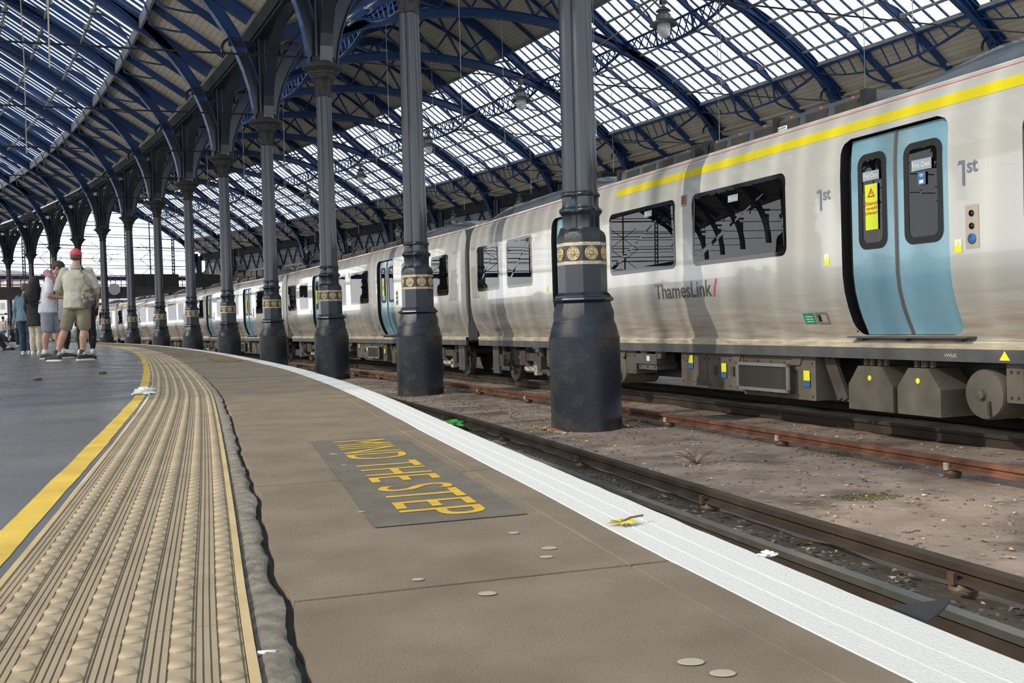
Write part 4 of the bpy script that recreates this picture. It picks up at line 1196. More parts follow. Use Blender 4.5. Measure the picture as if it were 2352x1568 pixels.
            if sd == 1:
                bm = bmesh.new()                            # rubber seam between the leaves
                pv = None
                for z in [.14]+[z for z, _ in INS if .14 < z < 2.27]+[2.27]:
                    r_ = [bm.verts.new(cp(mid+e, z, o2)) for e, o2 in ((-.022,-.068),(-.012,-.05),(.012,-.05),(.022,-.068))]
                    if pv:
                        for i in range(3): bm.faces.new((pv[i], pv[i+1], r_[i+1], r_[i]))
                    pv = r_
                mesh_obj('door_seal', bm, mat('grey_rubber_%d%d' % (first, di), (.10,.085,.08), .6), root, smooth=True)
                bm = bmesh.new(); bar(bm, cp(a-.12, .115, -.0)+Vector((0,.06,0)), cp(b+.03, .115, 0)+Vector((0,.06,0)), .14, .018)
                for q in (a+.04, mid, b-.12): bx(bm, q-.04, q+.04, HW-.2, HW-.12, .075, .115)
                mesh_obj('door_step', bm, M['sole'], root)
                # door control panel
                bm = bmesh.new(); x0 = a-.38
                fan_rows(bm, x0, x0+.165, .96, 1.37, .004, 1, .01); cpn = mesh_obj('door_control_panel', bm, mat('beige_plate_%d%d' % (first, di), (.42,.37,.30), .4), root)
                for zz, r_ in ((1.29,.03),(1.17,.03),(1.05,.05)):
                    bm = bmesh.new(); ctr = cp(x0+.085, zz, .004)
                    lathe(bm, [(r_,0),(r_,.01),(r_*.6,.016),(r_*.55,.008),(r_*.2,.010)], 16, ctr, axis='Y'); mesh_obj('button', bm, M['st_blue'] if r_ > .04 else M['gloss_black'], cpn, smooth=True)
                for sq, zz in ((a-.28+.12, .93), (b+.22, .93)):
                    bm = bmesh.new(); fan_rows(bm, sq, sq+.09, zz, zz+.065, .0035, 1); st = mesh_obj('sticker', bm, M['st_yel'], root)
                    bm = bmesh.new(); fan_rows(bm, sq, sq+.09, zz+.065, zz+.13, .0035, 1); mesh_obj('upper_half', bm, M['st_white'], st)
                    bm = bmesh.new(); bm.faces.new([bm.verts.new(cp(sq+p, zz+q, .005)) for p, q in ((.02,.075),(.07,.075),(.045,.12))]); mesh_obj('warning_triangle', bm, M['st_yel'], st)
    # thin red stripe
    side_quad('red_stripe', -HL, HL, 2.592, 2.606, M['redline'], root)
    if first:
        side_quad('yellow_stripe', -HL, 1.93, 2.365, 2.475, M['yellow'], root)
        side_text('operator_lettering', 'ThamesLink', .60, -1.02, .665, .895, M['print'], root, bold=.016)
        bm = bmesh.new()
        for i in range(8):
            f0, f1 = i/8, (i+1)/8
            bm.faces.new([bm.verts.new(cp(s_, z_, .005)) for s_, z_ in ((-1.04-.09*f0,.66+.24*f0),(-1.08-.09*f0,.66+.24*f0),(-1.08-.09*f1,.66+.24*f1),(-1.04-.09*f1,.66+.24*f1))])
        mesh_obj('pink_slash', bm, M['pink'], root)
        for s0 in (-3.38, -5.55):
            bm = bmesh.new()
            for poly in ([(.055,0),(.09,0),(.09,.24),(.055,.24)], [(.0,.20),(.055,.205),(.055,.24),(.015,.24)]): bm.faces.new([bm.verts.new(cp(s0-p_, 1.56+q_, .004)) for p_, q_ in poly])
            mesh_obj('first_class_numeral', bm, M['print_l'], root)
            side_text('first_class_suffix', 'st', s0-.115, s0-.25, 1.67, 1.79, M['print_l'], root, bold=.02)
        bm = bmesh.new(); fan_rows(bm, -.405, -.255, 1.97, 2.13, .012, 1, .012); il = mesh_obj('indicator_lamp', bm, M['alu'], root)
        bm = bmesh.new(); fan_rows(bm, -.38, -.28, 1.99, 2.11, .016, 1, .01); mesh_obj('lens', bm, M['red_lamp'], il)
        for sc_, zz in ((.75, 1.93), (-1.62, 1.88)):
            q = side_quad('first_class_sign', sc_-.12, sc_+.12, zz, zz+.09, M['st_grey'], root, off=.005); text_obj('print', 'First Class', M['st_white'], lambda aa, bb, sc_=sc_, zz=zz: cp(sc_+.10-.20*aa, zz+.02+.05*bb, .007), q, offset=.012)
        q = side_quad('green_notice', -3.14, -2.93, .265, .395, M['st_green'], root)
        for zz in (.29,.32,.35): side_quad('print_line', -3.11, -2.97, zz, zz+.008, M['st_white'], q, off=.005)
        bm = bmesh.new(); ring_face(bm, rrect(-3.40,-3.17,.265,.40,.02), rrect(-3.37,-3.20,.285,.38,.01), .008, 1); hp = mesh_obj('release_hatch', bm, M['alu'], root)
        bm = bmesh.new(); fan_rows(bm, -3.26, -3.215, .295, .37, .006, 1); mesh_obj('handle', bm, M['black'], hp)
        side_text('vehicle_code', 'WFLIC', -5.15, -5.32, -.08, -.05, M['lip'], root, off=.045)
        side_text('vehicle_number', '412141', 8.35, 7.95, .20, .27, M['print'], root)
        bm = bmesh.new(); bm.faces.new([bm.verts.new(cp(s, z, .045)) for s, z in ((-5.85,-.10),(-5.98,-.10),(-5.915,-.01))]); mesh_obj('warning_triangle', bm, M['st_yel'], root)
        side_quad('sticker', 5.0, 5.12, -.10, -.02, M['st_yel'], root, off=.045)
    else:
        bm = bmesh.new(); fan_rows(bm, .1, .22, 1.97, 2.13, .012, 1, .012); il = mesh_obj('indicator_lamp', bm, M['alu'], root)
        bm = bmesh.new(); fan_rows(bm, .115, .205, 1.985, 2.115, .018, 1, .01); mesh_obj('lens', bm, M['orange_lamp'], il)
        side_text('operator_lettering', 'ThamesLink', 2.2, .6, .665, .895, M['print'], root, bold=.016)
        side_text('vehicle_number', '412141', 8.35, 7.95, .20, .27, M['print'], root)
        q = side_quad('green_notice', -2.75, -2.56, .265, .395, M['st_green'], root)
    # roof equipment pods
    pods = [(-3.9, -.6), (-.2, 2.2)] if first else [(-4.5,-1.4), (-1.0, 2.0), (7.2, 9.2)]
    for a, b in pods:
        bm = bmesh.new()
        sec = [(1.13,2.65),(1.10,2.81),(1.04,2.85),(0,2.93),(-1.04,2.85),(-1.10,2.81),(-1.13,2.65)]
        loft(bm, [[(x, y, z) for y, z in sec] for x in (a, b)][::-1]); pod = mesh_obj('roof_unit', bm, M['train_roof'], root)
        bm = bmesh.new()
        x = a+.1
        while x < b-.3: bx(bm, x, x+.42, 1.09, 1.128, 2.68, 2.78); x += .55
        mesh_obj('grille', bm, M['grille'], pod)
        bm = bmesh.new()
        for x in frange(a+.2, b-.2, .62): bx(bm, x, x+.03, 1.08, 1.112, 2.80, 2.825)
        mesh_obj('latch', bm, M['redline'], pod)
        for x in frange(a-.05, b, 1.65):
            bm = bmesh.new(); bx(bm, x, x+.10, 1.0, 1.145, 2.66, 2.86); mesh_obj('pod_bracket', bm, M['black'], pod)
    if first:
        bm = bmesh.new(); fan = [(-2.35+p, 1.138, z) for p, z in ((.16,2.68),(-.12,2.68),(-.12,2.73),(.16,2.73))]; bm.faces.new([bm.verts.new(v) for v in fan]); lb = mesh_obj('maker_plate', bm, M['st_white'], root)
        text_obj('print', 'LIEBHERR', M['gloss_black'], lambda aa, bb: Vector((-2.21-.24*aa, 1.140, 2.692+.026*bb)), lb, offset=.01)
    for a, b in [(-9.4, pods[0][0]-.4), (pods[-1][1]+.4 if first else 2.5, 9.4 if first else 6.9)]:
        bm = bmesh.new(); sec = [(1.14,2.66),(1.07,2.80),(.90,2.92),(.6,2.99),(0,3.02),(-.6,2.99),(-.90,2.92),(-1.07,2.80),(-1.14,2.66)]
        lo, hi = min(a, b), max(a, b)
        rings = [[(lo, y*.99, 2.66+(z-2.66)*.25) for y, z in sec]]+[[(lo+1.3, y, z) for y, z in sec], [(hi-1.3, y, z) for y, z in sec], [(hi, y*.99, 2.66+(z-2.66)*.25) for y, z in sec]]
        loft(bm, rings[::-1]); mesh_obj('roof_fairing', bm, M['train_roof'], root, smooth=True)
    # bogies
    for q in (-7.3, 7.3):
        for w in (-1.1, 1.1):
            for y in (-.74, .74):
                bm = bmesh.new(); lathe(bm, [(.03,-.07),(.42,-.07),(.45,-.05),(.45,-.03),(.42,.05),(.36,.055),(.34,.03),(.15,.02),(.13,.08),(.04,.085)], 28, (q+w, y, -.48), axis='Y')
                if y < 0: bmesh.ops.scale(bm, vec=(1,-1,1), space=Matrix.Translation((0,-y,0)), verts=bm.verts); bmesh.ops.reverse_faces(bm, faces=bm.faces)
                mesh_obj('wheel', bm, M['wheel'], root, smooth=True)
        bm = bmesh.new()
        for y in (-1.0, 1.0):
            bx(bm, q-1.0, q+1.0, y-.07, y+.07, -.42, -.26); bx(bm, q-.35, q+.35, y-.09, y+.09, -.52, -.2)
            for w in (-1.1, 1.1): bx(bm, q+w-.14, q+w+.14, y-.08, y+.1, -.58, -.32); tube(bm, [(q+w, y+.0, -.32), (q+w, y, -.12)], .08, 10)
            tube(bm, [(q-.7, y+.08, -.6), (q+.0, y+.08, -.35)], .045, 8); tube(bm, [(q+.2, y+.06, -.1), (q+.8, y+.06, -.5)], .04, 8)
            tube(bm, [(q+.3, y+.05, -.12), (q+.5, y+.12, -.3), (q+.45, y+.12, -.6), (q+.2, y+.05, -.7)], .018, 6)
        bx(bm, q-.2, q+.2, -1.0, 1.0, -.4, -.28)
        mesh_obj('bogie_frame', bm, M['under'], root, smooth=True)
        bm = bmesh.new(); bx(bm, q+1.35 if q > 0 else q-1.75, q+1.75 if q > 0 else q-1.35, 1.02, 1.08, -.75, -.12)
        mesh_obj('end_skirt', bm, M['sole'], root)
        bm = bmesh.new(); bx(bm, q-1.0, q-.35, 1.08, 1.12, -.62, -.54); bx(bm, q-1.05, q-.9, 1.0, 1.12, -.7, -.5); mesh_obj('shoe_gear', bm, M['clip'], root)
    # underframe cabinets (positions read off the near carriage)
    Y = 1.16
    def cab(a, b, z0, z1, m='under_l', d=.45, nm='equipment_box', bolts=True):
        bm = bmesh.new(); bx(bm, a, b, Y-d, Y, z0, z1); o = mesh_obj(nm, bm, M[m], root)
        if bolts:
            bm = bmesh.new()
            for x in frange(a+.06, b-.06, .3):
                for z in (z0+.05, z1-.08): bx(bm, x-.012, x+.012, Y, Y+.012, z-.012, z+.012)
            mesh_obj('bolts', bm, M['under'], o)
        return o
    c1 = cab(1.05, 1.65, -.42, -.30); bm = bmesh.new(); bx(bm, 1.0, 1.7, Y-.3, Y+.03, -.33, -.17); bx(bm, 1.2, 1.34, Y+.03, Y+.035, -.27, -.20); mesh_obj('lid', bm, M['sole'], c1)
    bm = bmesh.new(); bx(bm, 1.22, 1.32, Y+.031, Y+.036, -.28, -.20); mesh_obj('sticker', bm, M['st_white'], c1)
    c2 = cab(-.45, .28, -.60, -.13); c3 = cab(-1.38, -.47, -.62, -.13); c4 = cab(-2.95, -1.40, -.66, -.13)
    for cc, x0, zz in ((c2, -.08, -.28), (c3, -.98, -.38), (c4, -2.85, -.42)):
        bm = bmesh.new(); bx(bm, x0, x0+.12, Y+.012, Y+.016, zz, zz+.12); mesh_obj('sticker', bm, M['st_yel'], cc)
        bm = bmesh.new(); bx(bm, x0, x0+.12, Y+.012, Y+.016, zz-.08, zz-.005); mesh_obj('sticker', bm, M['st_blue'], cc)
    bm = bmesh.new(); bx(bm, -2.55, -1.5, Y, Y+.13, -.56, -.24); gr = mesh_obj('radiator_grille', bm, M['grille'], c4)
    bm = bmesh.new()
    for x0, x1, z0, z1 in ((-2.6,-1.45,-.26,-.22),(-2.6,-1.45,-.58,-.54),(-2.6,-2.56,-.58,-.22),(-1.49,-1.45,-.58,-.22)): bx(bm, x0, x1, Y+.12, Y+.15, z0, z1)
    mesh_obj('grille_frame', bm, M['alu'], c4)
    bm = bmesh.new()
    for x in (-1.15, -.7): bx(bm, x-.03, x+.03, Y, Y+.03, -.42, -.30)
    mesh_obj('handles', bm, M['under'], c3)
    bm = bmesh.new(); bar(bm, (-3.15, Y-.1, -.14), (-3.4, Y-.1, -.62), .05, .09); bar(bm, (-3.05, Y-.1, -.14), (-3.3, Y-.1, -.62), .05, .09); mesh_obj('brace', bm, M['under'], root)
    for a, b in ((-4.35, -3.62), (-5.05, -4.42)):
        bm = bmesh.new(); pts = [(a, -.70), (b, -.66), (b, -.34), (b-.16, -.22), (a+.02, -.22), (a, -.26)]
        pts = [(a, -.70), (b, -.70), (b, -.42), (b-.17, -.21), (a+.17, -.21), (a, -.42)]
        plate(bm, pts, .7); bmesh.ops.translate(bm, vec=(0, Y-.30, 0), verts=bm.verts); t = mesh_obj('air_tank_box', bm, M['under_l'], root)
        bm = bmesh.new(); lathe(bm, [(.03,0),(.03,.004)], 12, ((a+b)/2, Y+.052, -.34), axis='Y'); mesh_obj('sticker', bm, M['st_yel'], t)
        bm = bmesh.new()
        for x in (a+.2, b-.3):
            tube(bm, [(x, Y-.05, -.20), (x, Y-.05, -.13)], .035, 8); tube(bm, [(x+.1, Y-.05, -.20), (x+.1, Y-.05, -.13)], .035, 8)
        mesh_obj('mounts', bm, M['under_l'], t, smooth=True)
    for x in (-5.55, -6.35, 2.4, 4.6):
        bm = bmesh.new(); lathe(bm, [(.02,-.6),(.25,-.6),(.25,.0),(.235,.03),(.05,.05),(.045,.09),(.02,.10)], 28, (x, Y-.05, -.44), axis='Y'); t = mesh_obj('air_reservoir', bm, M['under_l'], root, smooth=True)
        bm = bmesh.new(); bx(bm, x-.10, x-.07, Y-.02, Y+.02, -.64, -.50); mesh_obj('strap', bm, M['under'], t)
    for a, b, z0 in ((-6.05,-5.85,-.5),(2.7,3.6,-.6),(3.75,4.3,-.55),(5.0,5.6,-.5),(1.75,2.1,-.5)): cab(a, b, z0, -.13)
    for x in (1.45, .95, .1, -1.25, -2.6, 2.2, 3.2, 4.4):
        bm = bmesh.new()
        pts = [(x-.12,-.12),(x+.12,-.12),(x+.06,-.24),(x-.06,-.24)]; b2 = bmesh.new()
        vs = [bm.verts.new((p, Y+.02, z)) for p, z in pts]; vk = [bm.verts.new((p, Y-.05, z)) for p, z in pts]
        bm.faces.new(vs[::-1]); 
        for i in range(4): bm.faces.new((vs[i], vs[(i+1)%4], vk[(i+1)%4], vk[i]))
        b2.free(); mesh_obj('hanger', bm, M['under_l'], root)
    bm = bmesh.new(); bx(bm, -6.0, 5.8, -.8, .8, -.55, -.1); mesh_obj('underframe', bm, M['black'], root)
    return root
def place_car(o, k):
    a = G1+PITCH*(k-1)-PITCH/2; r = (R+UT)*math.cos(PITCH/2)
    o.location = (CX+r*math.cos(a), CY+r*math.sin(a), 0)
    # local x = tangent (away), local y = -n (towards camera side)
    n = Vector((math.cos(a), math.sin(a), 0)); t = Vector((-n.y, n.x, 0))
    o.matrix_world = Matrix(((t.x, -n.x, 0, o.location.x), (t.y, -n.y, 0, o.location.y), (0, 0, 1, 0), (0, 0, 0, 1)))
car1 = build_car(True); place_car(car1, 1); tag(car1, 'nearest grey train carriage with yellow stripe and first class doors', 'train carriage', 'carriages of the train')
car2 = build_car(False); place_car(car2, 2); tag(car2, 'second grey carriage seen between the nearest and fourth columns', 'train carriage', 'carriages of the train')
for k in range(3, 7):
    o = copy_tree(car2); place_car(o, k); tag(o, '%s grey carriage of the train from the camera' % ORD[k-1], 'train carriage', 'carriages of the train')
# local handedness: x = t, y = -n, z up  ->  t x (-n) = up
# =================================================================== people
def vox(o, size, smooth=6):
    m = o.modifiers.new('surface', 'REMESH'); m.mode = 'VOXEL'; m.voxel_size = size; m.use_smooth_shade = True
    s = o.modifiers.new('soft', 'SMOOTH'); s.factor = .5; s.iterations = smooth
def folds(o, strength, size):
    t = D.textures.new('folds', 'CLOUDS'); t.noise_scale = size; t.noise_depth = 2
    m = o.modifiers.new('folds', 'DISPLACE'); m.texture = t; m.strength = strength; m.mid_level = .5; m.texture_coords = 'LOCAL'
def ellip(bm, c, r, rot=None, n=16):
    Mx = Matrix.Translation(Vector(c)) @ (rot.to_4x4() if rot else Matrix.Identity(4)) @ Matrix.Diagonal((r[0], r[1], r[2], 1))
    bmesh.ops.create_uvsphere(bm, u_segments=n, v_segments=n//2+2, radius=1, matrix=Mx)
def ot(bm, pts, rad, n=14):
    """tube with round ends"""
    tube(bm, pts, rad, n)
    for p, r in ((pts[0], rad[0]), (pts[-1], rad[-1])):
        q = min(r) if isinstance(r, tuple) else r
        ellip(bm, p, (q, q, q), n=10)
def torso_rings(bm, secs):
    rings = []
    for c, w, d in secs:
        rings.append([Vector(c)+Vector((w*math.copysign(abs(math.cos(2*PI*k/20))**.85, math.cos(2*PI*k/20)), d*math.copysign(abs(math.sin(2*PI*k/20))**.85, math.sin(2*PI*k/20)), 0)) for k in range(20)])
    loft(bm, rings)
SKIN = mat('skin', (0.42,0.235,0.16), .55, var=.08, vscale=6)
def person(label, loc, heading, H, J, C, vx=.011, cap=None, hairlen='short', shorts=False, sleeves='short', sockh=0, coat=None):
    """J: joints in metres for a 1.72 m figure, x = figure's right, y = forward, z up. C: colours."""
    root = empty('person', loc, heading); k = H/1.72; root.scale = (k, k, k)
    tag(root, label, 'person')
    V = {n: Vector(p) for n, p in J.items()}
    pel, chest, neck, head = V['pelvis'], V['chest'], V['neck'], V['head']
    # one continuous body
    bm = bmesh.new()
    torso_rings(bm, [(pel+Vector((0,0,-.08)),.12,.10),(pel+Vector((0,0,.02)),.165,.115),(pel.lerp(chest,.35),.14,.10),(pel.lerp(chest,.7),.155,.11),(chest,.165,.115),(chest.lerp(neck,.6),.15,.09),(neck+Vector((0,0,-.02)),.075,.065)])
    hd = (head-neck).normalized()
    ot(bm, [neck+Vector((0,0,-.04)), neck.lerp(head,.6)], [.066,.058])
    hq = hd.to_track_quat('Z', 'Y').to_matrix(); f = V['face'].normalized(); up = hd; rt = f.cross(up).normalized(); f = up.cross(rt)
    Hm = Matrix((rt, f, up)).transposed()
    def hp(x, y, z): return head+Hm@Vector((x, y, z))
    ellip(bm, hp(0,-.012,.03), (.076,.095,.088), Hm); ellip(bm, hp(0,.030,-.045), (.055,.060,.062), Hm)
    ellip(bm, hp(0,.098,-.015), (.014,.022,.024), Hm)                 # nose
    ellip(bm, hp(0,.082,-.062), (.026,.016,.012), Hm)                 # mouth
    ellip(bm, hp(0,.072,.022), (.045,.018,.010), Hm)                  # brow
    for s in (-1, 1): ellip(bm, hp(s*.077,-.008,-.01), (.012,.022,.034), Hm)   # ears
    for sd in ('L', 'R'):
        sg = -1 if sd == 'L' else 1
        hip = pel+Vector((sg*.085, 0, -.04)); kn, an, toe = V['knee'+sd], V['ankle'+sd], V['toe'+sd]
        calf = kn.lerp(an, .3)+(Vector((0,-.02,0)))
        ot(bm, [hip, hip.lerp(kn,.5), kn, calf, kn.lerp(an,.75), an], [.092,.080,.056,.062,.042,.036])
        ot(bm, [an+Vector((0,0,-.03)), toe], [.042,.03])
        sh = V['sh'+sd]; el, wr = V['elbow'+sd], V['wrist'+sd]
        ot(bm, [sh+Vector((-sg*.03,0,-.02)), sh.lerp(el,.5), el, el.lerp(wr,.35), wr], [.045,.044,.040,.043,.028])
        # hand: palm, four curled fingers and a thumb
        d = (wr-el).normalized(); pn = V.get('palm'+sd, Vector((-sg,0,0))); sx = d.cross(pn).normalized(); pn = sx.cross(d).normalized()
        pc = wr+d*.045
        ellip(bm, pc, (.040,.018,.052), Matrix((sx, pn, d)).transposed())
        for i, (fx, fl) in enumerate(((-.028,.060),(-.010,.070),(.010,.066),(.028,.052))):
            a0 = wr+d*.085+sx*fx; a1 = a0+d*fl*.5+pn*.012; a2 = a1+d*fl*.3+pn*.03
            ot(bm, [a0, a1, a2], [.0098,.009,.008], 8)
        t0 = wr+d*.03+sx*-.034; t1 = t0+d*.035-sx*.022+pn*.012; t2 = t1+d*.028+pn*.012
        ot(bm, [t0, t1, t2], [.012,.010,.009], 8)
    body = mesh_obj('body', bm, SKIN, root); vox(body, vx, 4)
    # eyes
    bm = bmesh.new()
    for s in (-1, 1): ellip(bm, hp(s*.030,.080,.004), (.011,.007,.006), Hm, 8)
    mesh_obj('eyes', bm, M['gloss_black'], root, smooth='all')
    # hair / cap
    bm = bmesh.new()
    if cap:
        ellip(bm, hp(0,-.012,.045), (.090,.108,.090), Hm, 20)
        bmesh.ops.bisect_plane(bm, geom=bm.verts[:]+bm.edges[:]+bm.faces[:], plane_co=hp(0,0,.012), plane_no=Hm@Vector((0,.12,1)), clear_inner=True)
        cp_ = mesh_obj('cap', bm, mat('cap_cloth', cap, .85, var=.1, vscale=30), root, smooth='all')
        bm = bmesh.new(); ellip(bm, hp(0,.13,.020), (.065,.065,.008), Hm, 16); mesh_obj('peak', bm, cp_.data.materials[0], cp_, smooth='all')
        bm = bmesh.new(); ellip(bm, hp(0,-.026,.0), (.082,.093,.060), Hm, 16); mesh_obj('hair', bm, mat('hair_'+label[:6], C['hair'], .8, var=.3, vscale=60), root, smooth='all')
    else:
        ellip(bm, hp(0,-.022,.045), (.085,.102,.092), Hm, 18)
        if hairlen == 'long': ot(bm, [hp(0,-.07,.0), hp(0,-.10,-.12), hp(0,-.11,-.30)], [(.085,.05),(.09,.05),(.07,.035)])
        else: ellip(bm, hp(0,-.055,.0), (.072,.062,.065), Hm, 14)
        bmesh.ops.bisect_plane(bm, geom=bm.verts[:]+bm.edges[:]+bm.faces[:], plane_co=hp(0,.068,0), plane_no=Hm@Vector((0,1,-.5)), clear_outer=True)
        mesh_obj('hair', bm, mat('hair_'+label[:6], C['hair'], .75, var=.3, vscale=60), root, smooth='all')
    # shirt
    bm = bmesh.new()
    bz = pel.z-.10 if not coat else coat
    bot = Vector((pel.x, pel.y, bz))
    torso_rings(bm, [(bot,.205,.155),(pel+Vector((0,0,.05)),.20,.15),(pel.lerp(chest,.4),.19,.145),(pel.lerp(chest,.8),.20,.148),(chest+Vector((0,0,.04)),.205,.142),(chest.lerp(neck,.62),.17,.115),(neck+Vector((0,-.005,-.03)),.095,.085)])
    for sd in ('L', 'R'):
        sh, el, wr = V['sh'+sd], V['elbow'+sd], V['wrist'+sd]
        shi = sh+Vector((-.02 if sd == 'R' else .02, 0, -.012))
        if sleeves == 'short': ot(bm, [shi, sh.lerp(el,.45), sh.lerp(el,.75)], [.073,.068,.064])
        elif sleeves == 'rolled': ot(bm, [shi, sh.lerp(el,.5), el, el.lerp(wr,.28)], [.075,.069,.064,.058])
        else: ot(bm, [shi, sh.lerp(el,.5), el, el.lerp(wr,.5), el.lerp(wr,.92)], [.068,.068,.060,.055,.045])
    sm_ = mesh_obj('coat' if coat else 'shirt', bm, mat('cloth_'+label[:9], C['top'], .9, var=.08, vscale=9, bump=.002, bscale=300), root); vox(sm_, .014, 5); folds(sm_, .028, .11)
    bm = bmesh.new()                                       # collar
    for t in range(14):
        a0, a1 = 2*PI*t/14, 2*PI*(t+1)/14
        p0 = neck+Vector((.082*math.cos(a0), .074*math.sin(a0)-.005, .005)); p1 = neck+Vector((.082*math.cos(a1), .074*math.sin(a1)-.005, .005)); bar(bm, p0, p1, .018, .05)
    mesh_obj('collar', bm, sm_.data.materials[0], root)
    # trousers or shorts
    bm = bmesh.new()
    torso_rings(bm, [(pel+Vector((0,0,-.12)),.175,.135),(pel+Vector((0,0,.0)),.185,.140),(pel+Vector((0,0,.12)),.165,.125)])
    for sd in ('L', 'R'):
        sg = -1 if sd == 'L' else 1
        hip = pel+Vector((sg*.092, 0, -.06)); kn, an = V['knee'+sd], V['ankle'+sd]
        if shorts: ot(bm, [hip, hip.lerp(kn,.5), hip.lerp(kn,.88)], [.108,.106,.100])
        else: ot(bm, [hip, hip.lerp(kn,.5), kn, kn.lerp(an,.5), kn.lerp(an,.94)], [.108,.098,.088,.090 if not C.get('slim') else .084,.070 if not C.get('slim') else .050])
    tr = mesh_obj('shorts' if shorts else 'trousers', bm, mat('legs_'+label[:9], C['legs'], .9, var=.1, vscale=8, bump=.002, bscale=250), root); vox(tr, .014, 4); folds(tr, .02, .10)
    for sd in ('L', 'R'):
        an, toe = V['ankle'+sd], V['toe'+sd]; d = Vector((toe.x-an.x, toe.y-an.y, 0)).normalized()
        if sockh:
            bm = bmesh.new(); kn = V['knee'+sd]; ot(bm, [an, an.lerp(kn, sockh)], [.046,.047]); mesh_obj('sock', bm, mat('sock_'+label[:5]+sd, (.6,.6,.6), .9), root, smooth='all')
        bm = bmesh.new(); z0 = .03
        heel = Vector((an.x, an.y, 0))-d*.045
        ot(bm, [heel+Vector((0,0,.045)), heel+d*.10+Vector((0,0,.05)), heel+d*.20+Vector((0,0,.042)), heel+d*.245+Vector((0,0,.035))], [(.042,.045),(.045,.045),(.044,.034),(.036,.026)])
        ot(bm, [an+Vector((0,0,-.035)), an+Vector((0,0,.055 if C.get('high') else .01))], [.046,.046])
        so = mesh_obj('shoe', bm, mat('shoe_'+label[:5]+sd, C['shoe'], .7), root); vox(so, .009, 4)
        bm = bmesh.new()
        ring = [heel+d*(.10+.148*math.cos(2*PI*t/20))+Vector((-d.y, d.x, 0))*.047*math.sin(2*PI*t/20) for t in range(20)]
        loft(bm, [[p+Vector((0,0,z)) for p in ring] for z in (.0,.026)]); mesh_obj('sole', bm, mat('sole_'+label[:5]+sd, C.get('sole', (.6,.6,.58)), .7), so).parent = root
    return root
def stand(dx=.10, lean=0.0, bow=0.0):
    return dict(pelvis=(0,0,.90), chest=(0,.02+lean,1.25), neck=(0,.03+lean*1.4,1.44), head=(0,.045+lean*1.6+bow,1.60-bow*.35), face=(0,1,-bow*3),
        kneeL=(-dx,.02,.49), kneeR=(dx,.02,.49), ankleL=(-dx,0,.085), ankleR=(dx,0,.085), toeL=(-dx-.04,.16,.04), toeR=(dx+.04,.16,.04),
        shL=(-.185,.02+lean,1.385), shR=(.185,.02+lean,1.385), elbowL=(-.235,-.02,1.10), elbowR=(.235,-.02,1.10), wristL=(-.22,.06,.87), wristR=(.22,.06,.87))
def gp(px, py):
    """floor point seen at an image position, used only to read a foot position off the photograph"""
    c_, s_ = math.cos(roll), math.sin(roll); du, dv_ = px-1176, py-784
    u = du*c_-dv_*s_; v = du*s_+dv_*c_
    yc = -v/2400; h = yc*math.cos(pitch)-math.sin(pitch); y = yc*math.sin(pitch)+math.cos(pitch); t = -.40/h
    return Vector((u/2400*t, y*t, 0))
hd_ = math.radians(8)
J = stand(); J.update(pelvis=(.0,0,.905), kneeL=(-.20,.06,.50), ankleL=(-.33,.0,.085), toeL=(-.47,.07,.04), kneeR=(.085,.03,.49), ankleR=(.05,-.01,.085), toeR=(.18,.08,.04),
    shL=(-.195,.02,1.39), shR=(.195,.02,1.39), elbowL=(-.30,.06,1.11), wristL=(-.14,.27,1.05), elbowR=(.29,.0,1.12), wristR=(.27,.14,.92), head=(0,.04,1.60), face=(-.15,1,-.12))
man = person('man seen from behind in a red cap, pale khaki shirt and olive shorts', gp(176, 828)+Vector((0,.1,0)), hd_, 1.74, J,
    dict(hair=(.10,.06,.04), top=(.40,.385,.325), legs=(.22,.19,.125), shoe=(.018,.018,.02), high=1), vx=.009, cap=(.50,.07,.08), shorts=True, sleeves='rolled', sockh=.10)
# patterned tote
tb = empty('tote_bag', man.location+Vector((.24,-.17,.78)), hd_); tag(tb, 'patterned cloth bag hanging from the shoulder of the man in the red cap', 'bag')
bm = bmesh.new(); ot(bm, [(0,0,.08),(0,-.01,.22),(-.01,0,.36)], [(.10,.06),(.105,.06),(.07,.045)])
o = mesh_obj('pouch', bm, mat('patterned_cloth', (.055,.065,.085), .9, col2=(.27,.22,.14), c2scale=14, c2lo=.47, c2hi=.53), tb); vox(o, .012, 5)
bm = bmesh.new(); tube(bm, [(-.01,.0,.34),(-.04,-.02,.52),(-.10,.02,.64),(-.12,.12,.68),(-.10,.22,.62),(-.06,.30,.45)], [(.028,.006)]*6, 8); mesh_obj('strap', bm, o.data.materials[0], tb, smooth='all')
# man with backpack
J = stand(lean=.05, bow=.075); J.update(kneeL=(-.12,.10,.50), ankleL=(-.14,.20,.085), toeL=(-.18,.36,.04), kneeR=(.10,.0,.49), ankleR=(.10,-.06,.085), toeR=(.14,.11,.04),
    elbowL=(-.24,.09,1.10), wristL=(-.09,.33,1.08), elbowR=(.25,.08,1.09), wristR=(.10,.33,1.06), palmL=(.3,0,1), palmR=(-.3,0,1), face=(.05,1,-.55))
b1 = person('man with a dark backpack in white shirt and grey shorts looking down at his phone', gp(117, 824)+Vector((-.02,0,0)), math.radians(-78), 1.70, J,
    dict(hair=(.035,.025,.02), top=(.62,.63,.68), legs=(.24,.25,.29), shoe=(.03,.03,.035), sole=(.5,.42,.32)), vx=.009, shorts=True, sleeves='short', sockh=.16)
def on(o, p, scale=True): return o.location+Matrix.Rotation(o.rotation_euler.z, 3, 'Z')@(Vector(p)*(o.scale.x if scale else 1))
bp = empty('backpack', on(b1, (0,-.19,1.0)), b1.rotation_euler.z); tag(bp, 'black backpack on the back of the man in the white shirt', 'backpack')
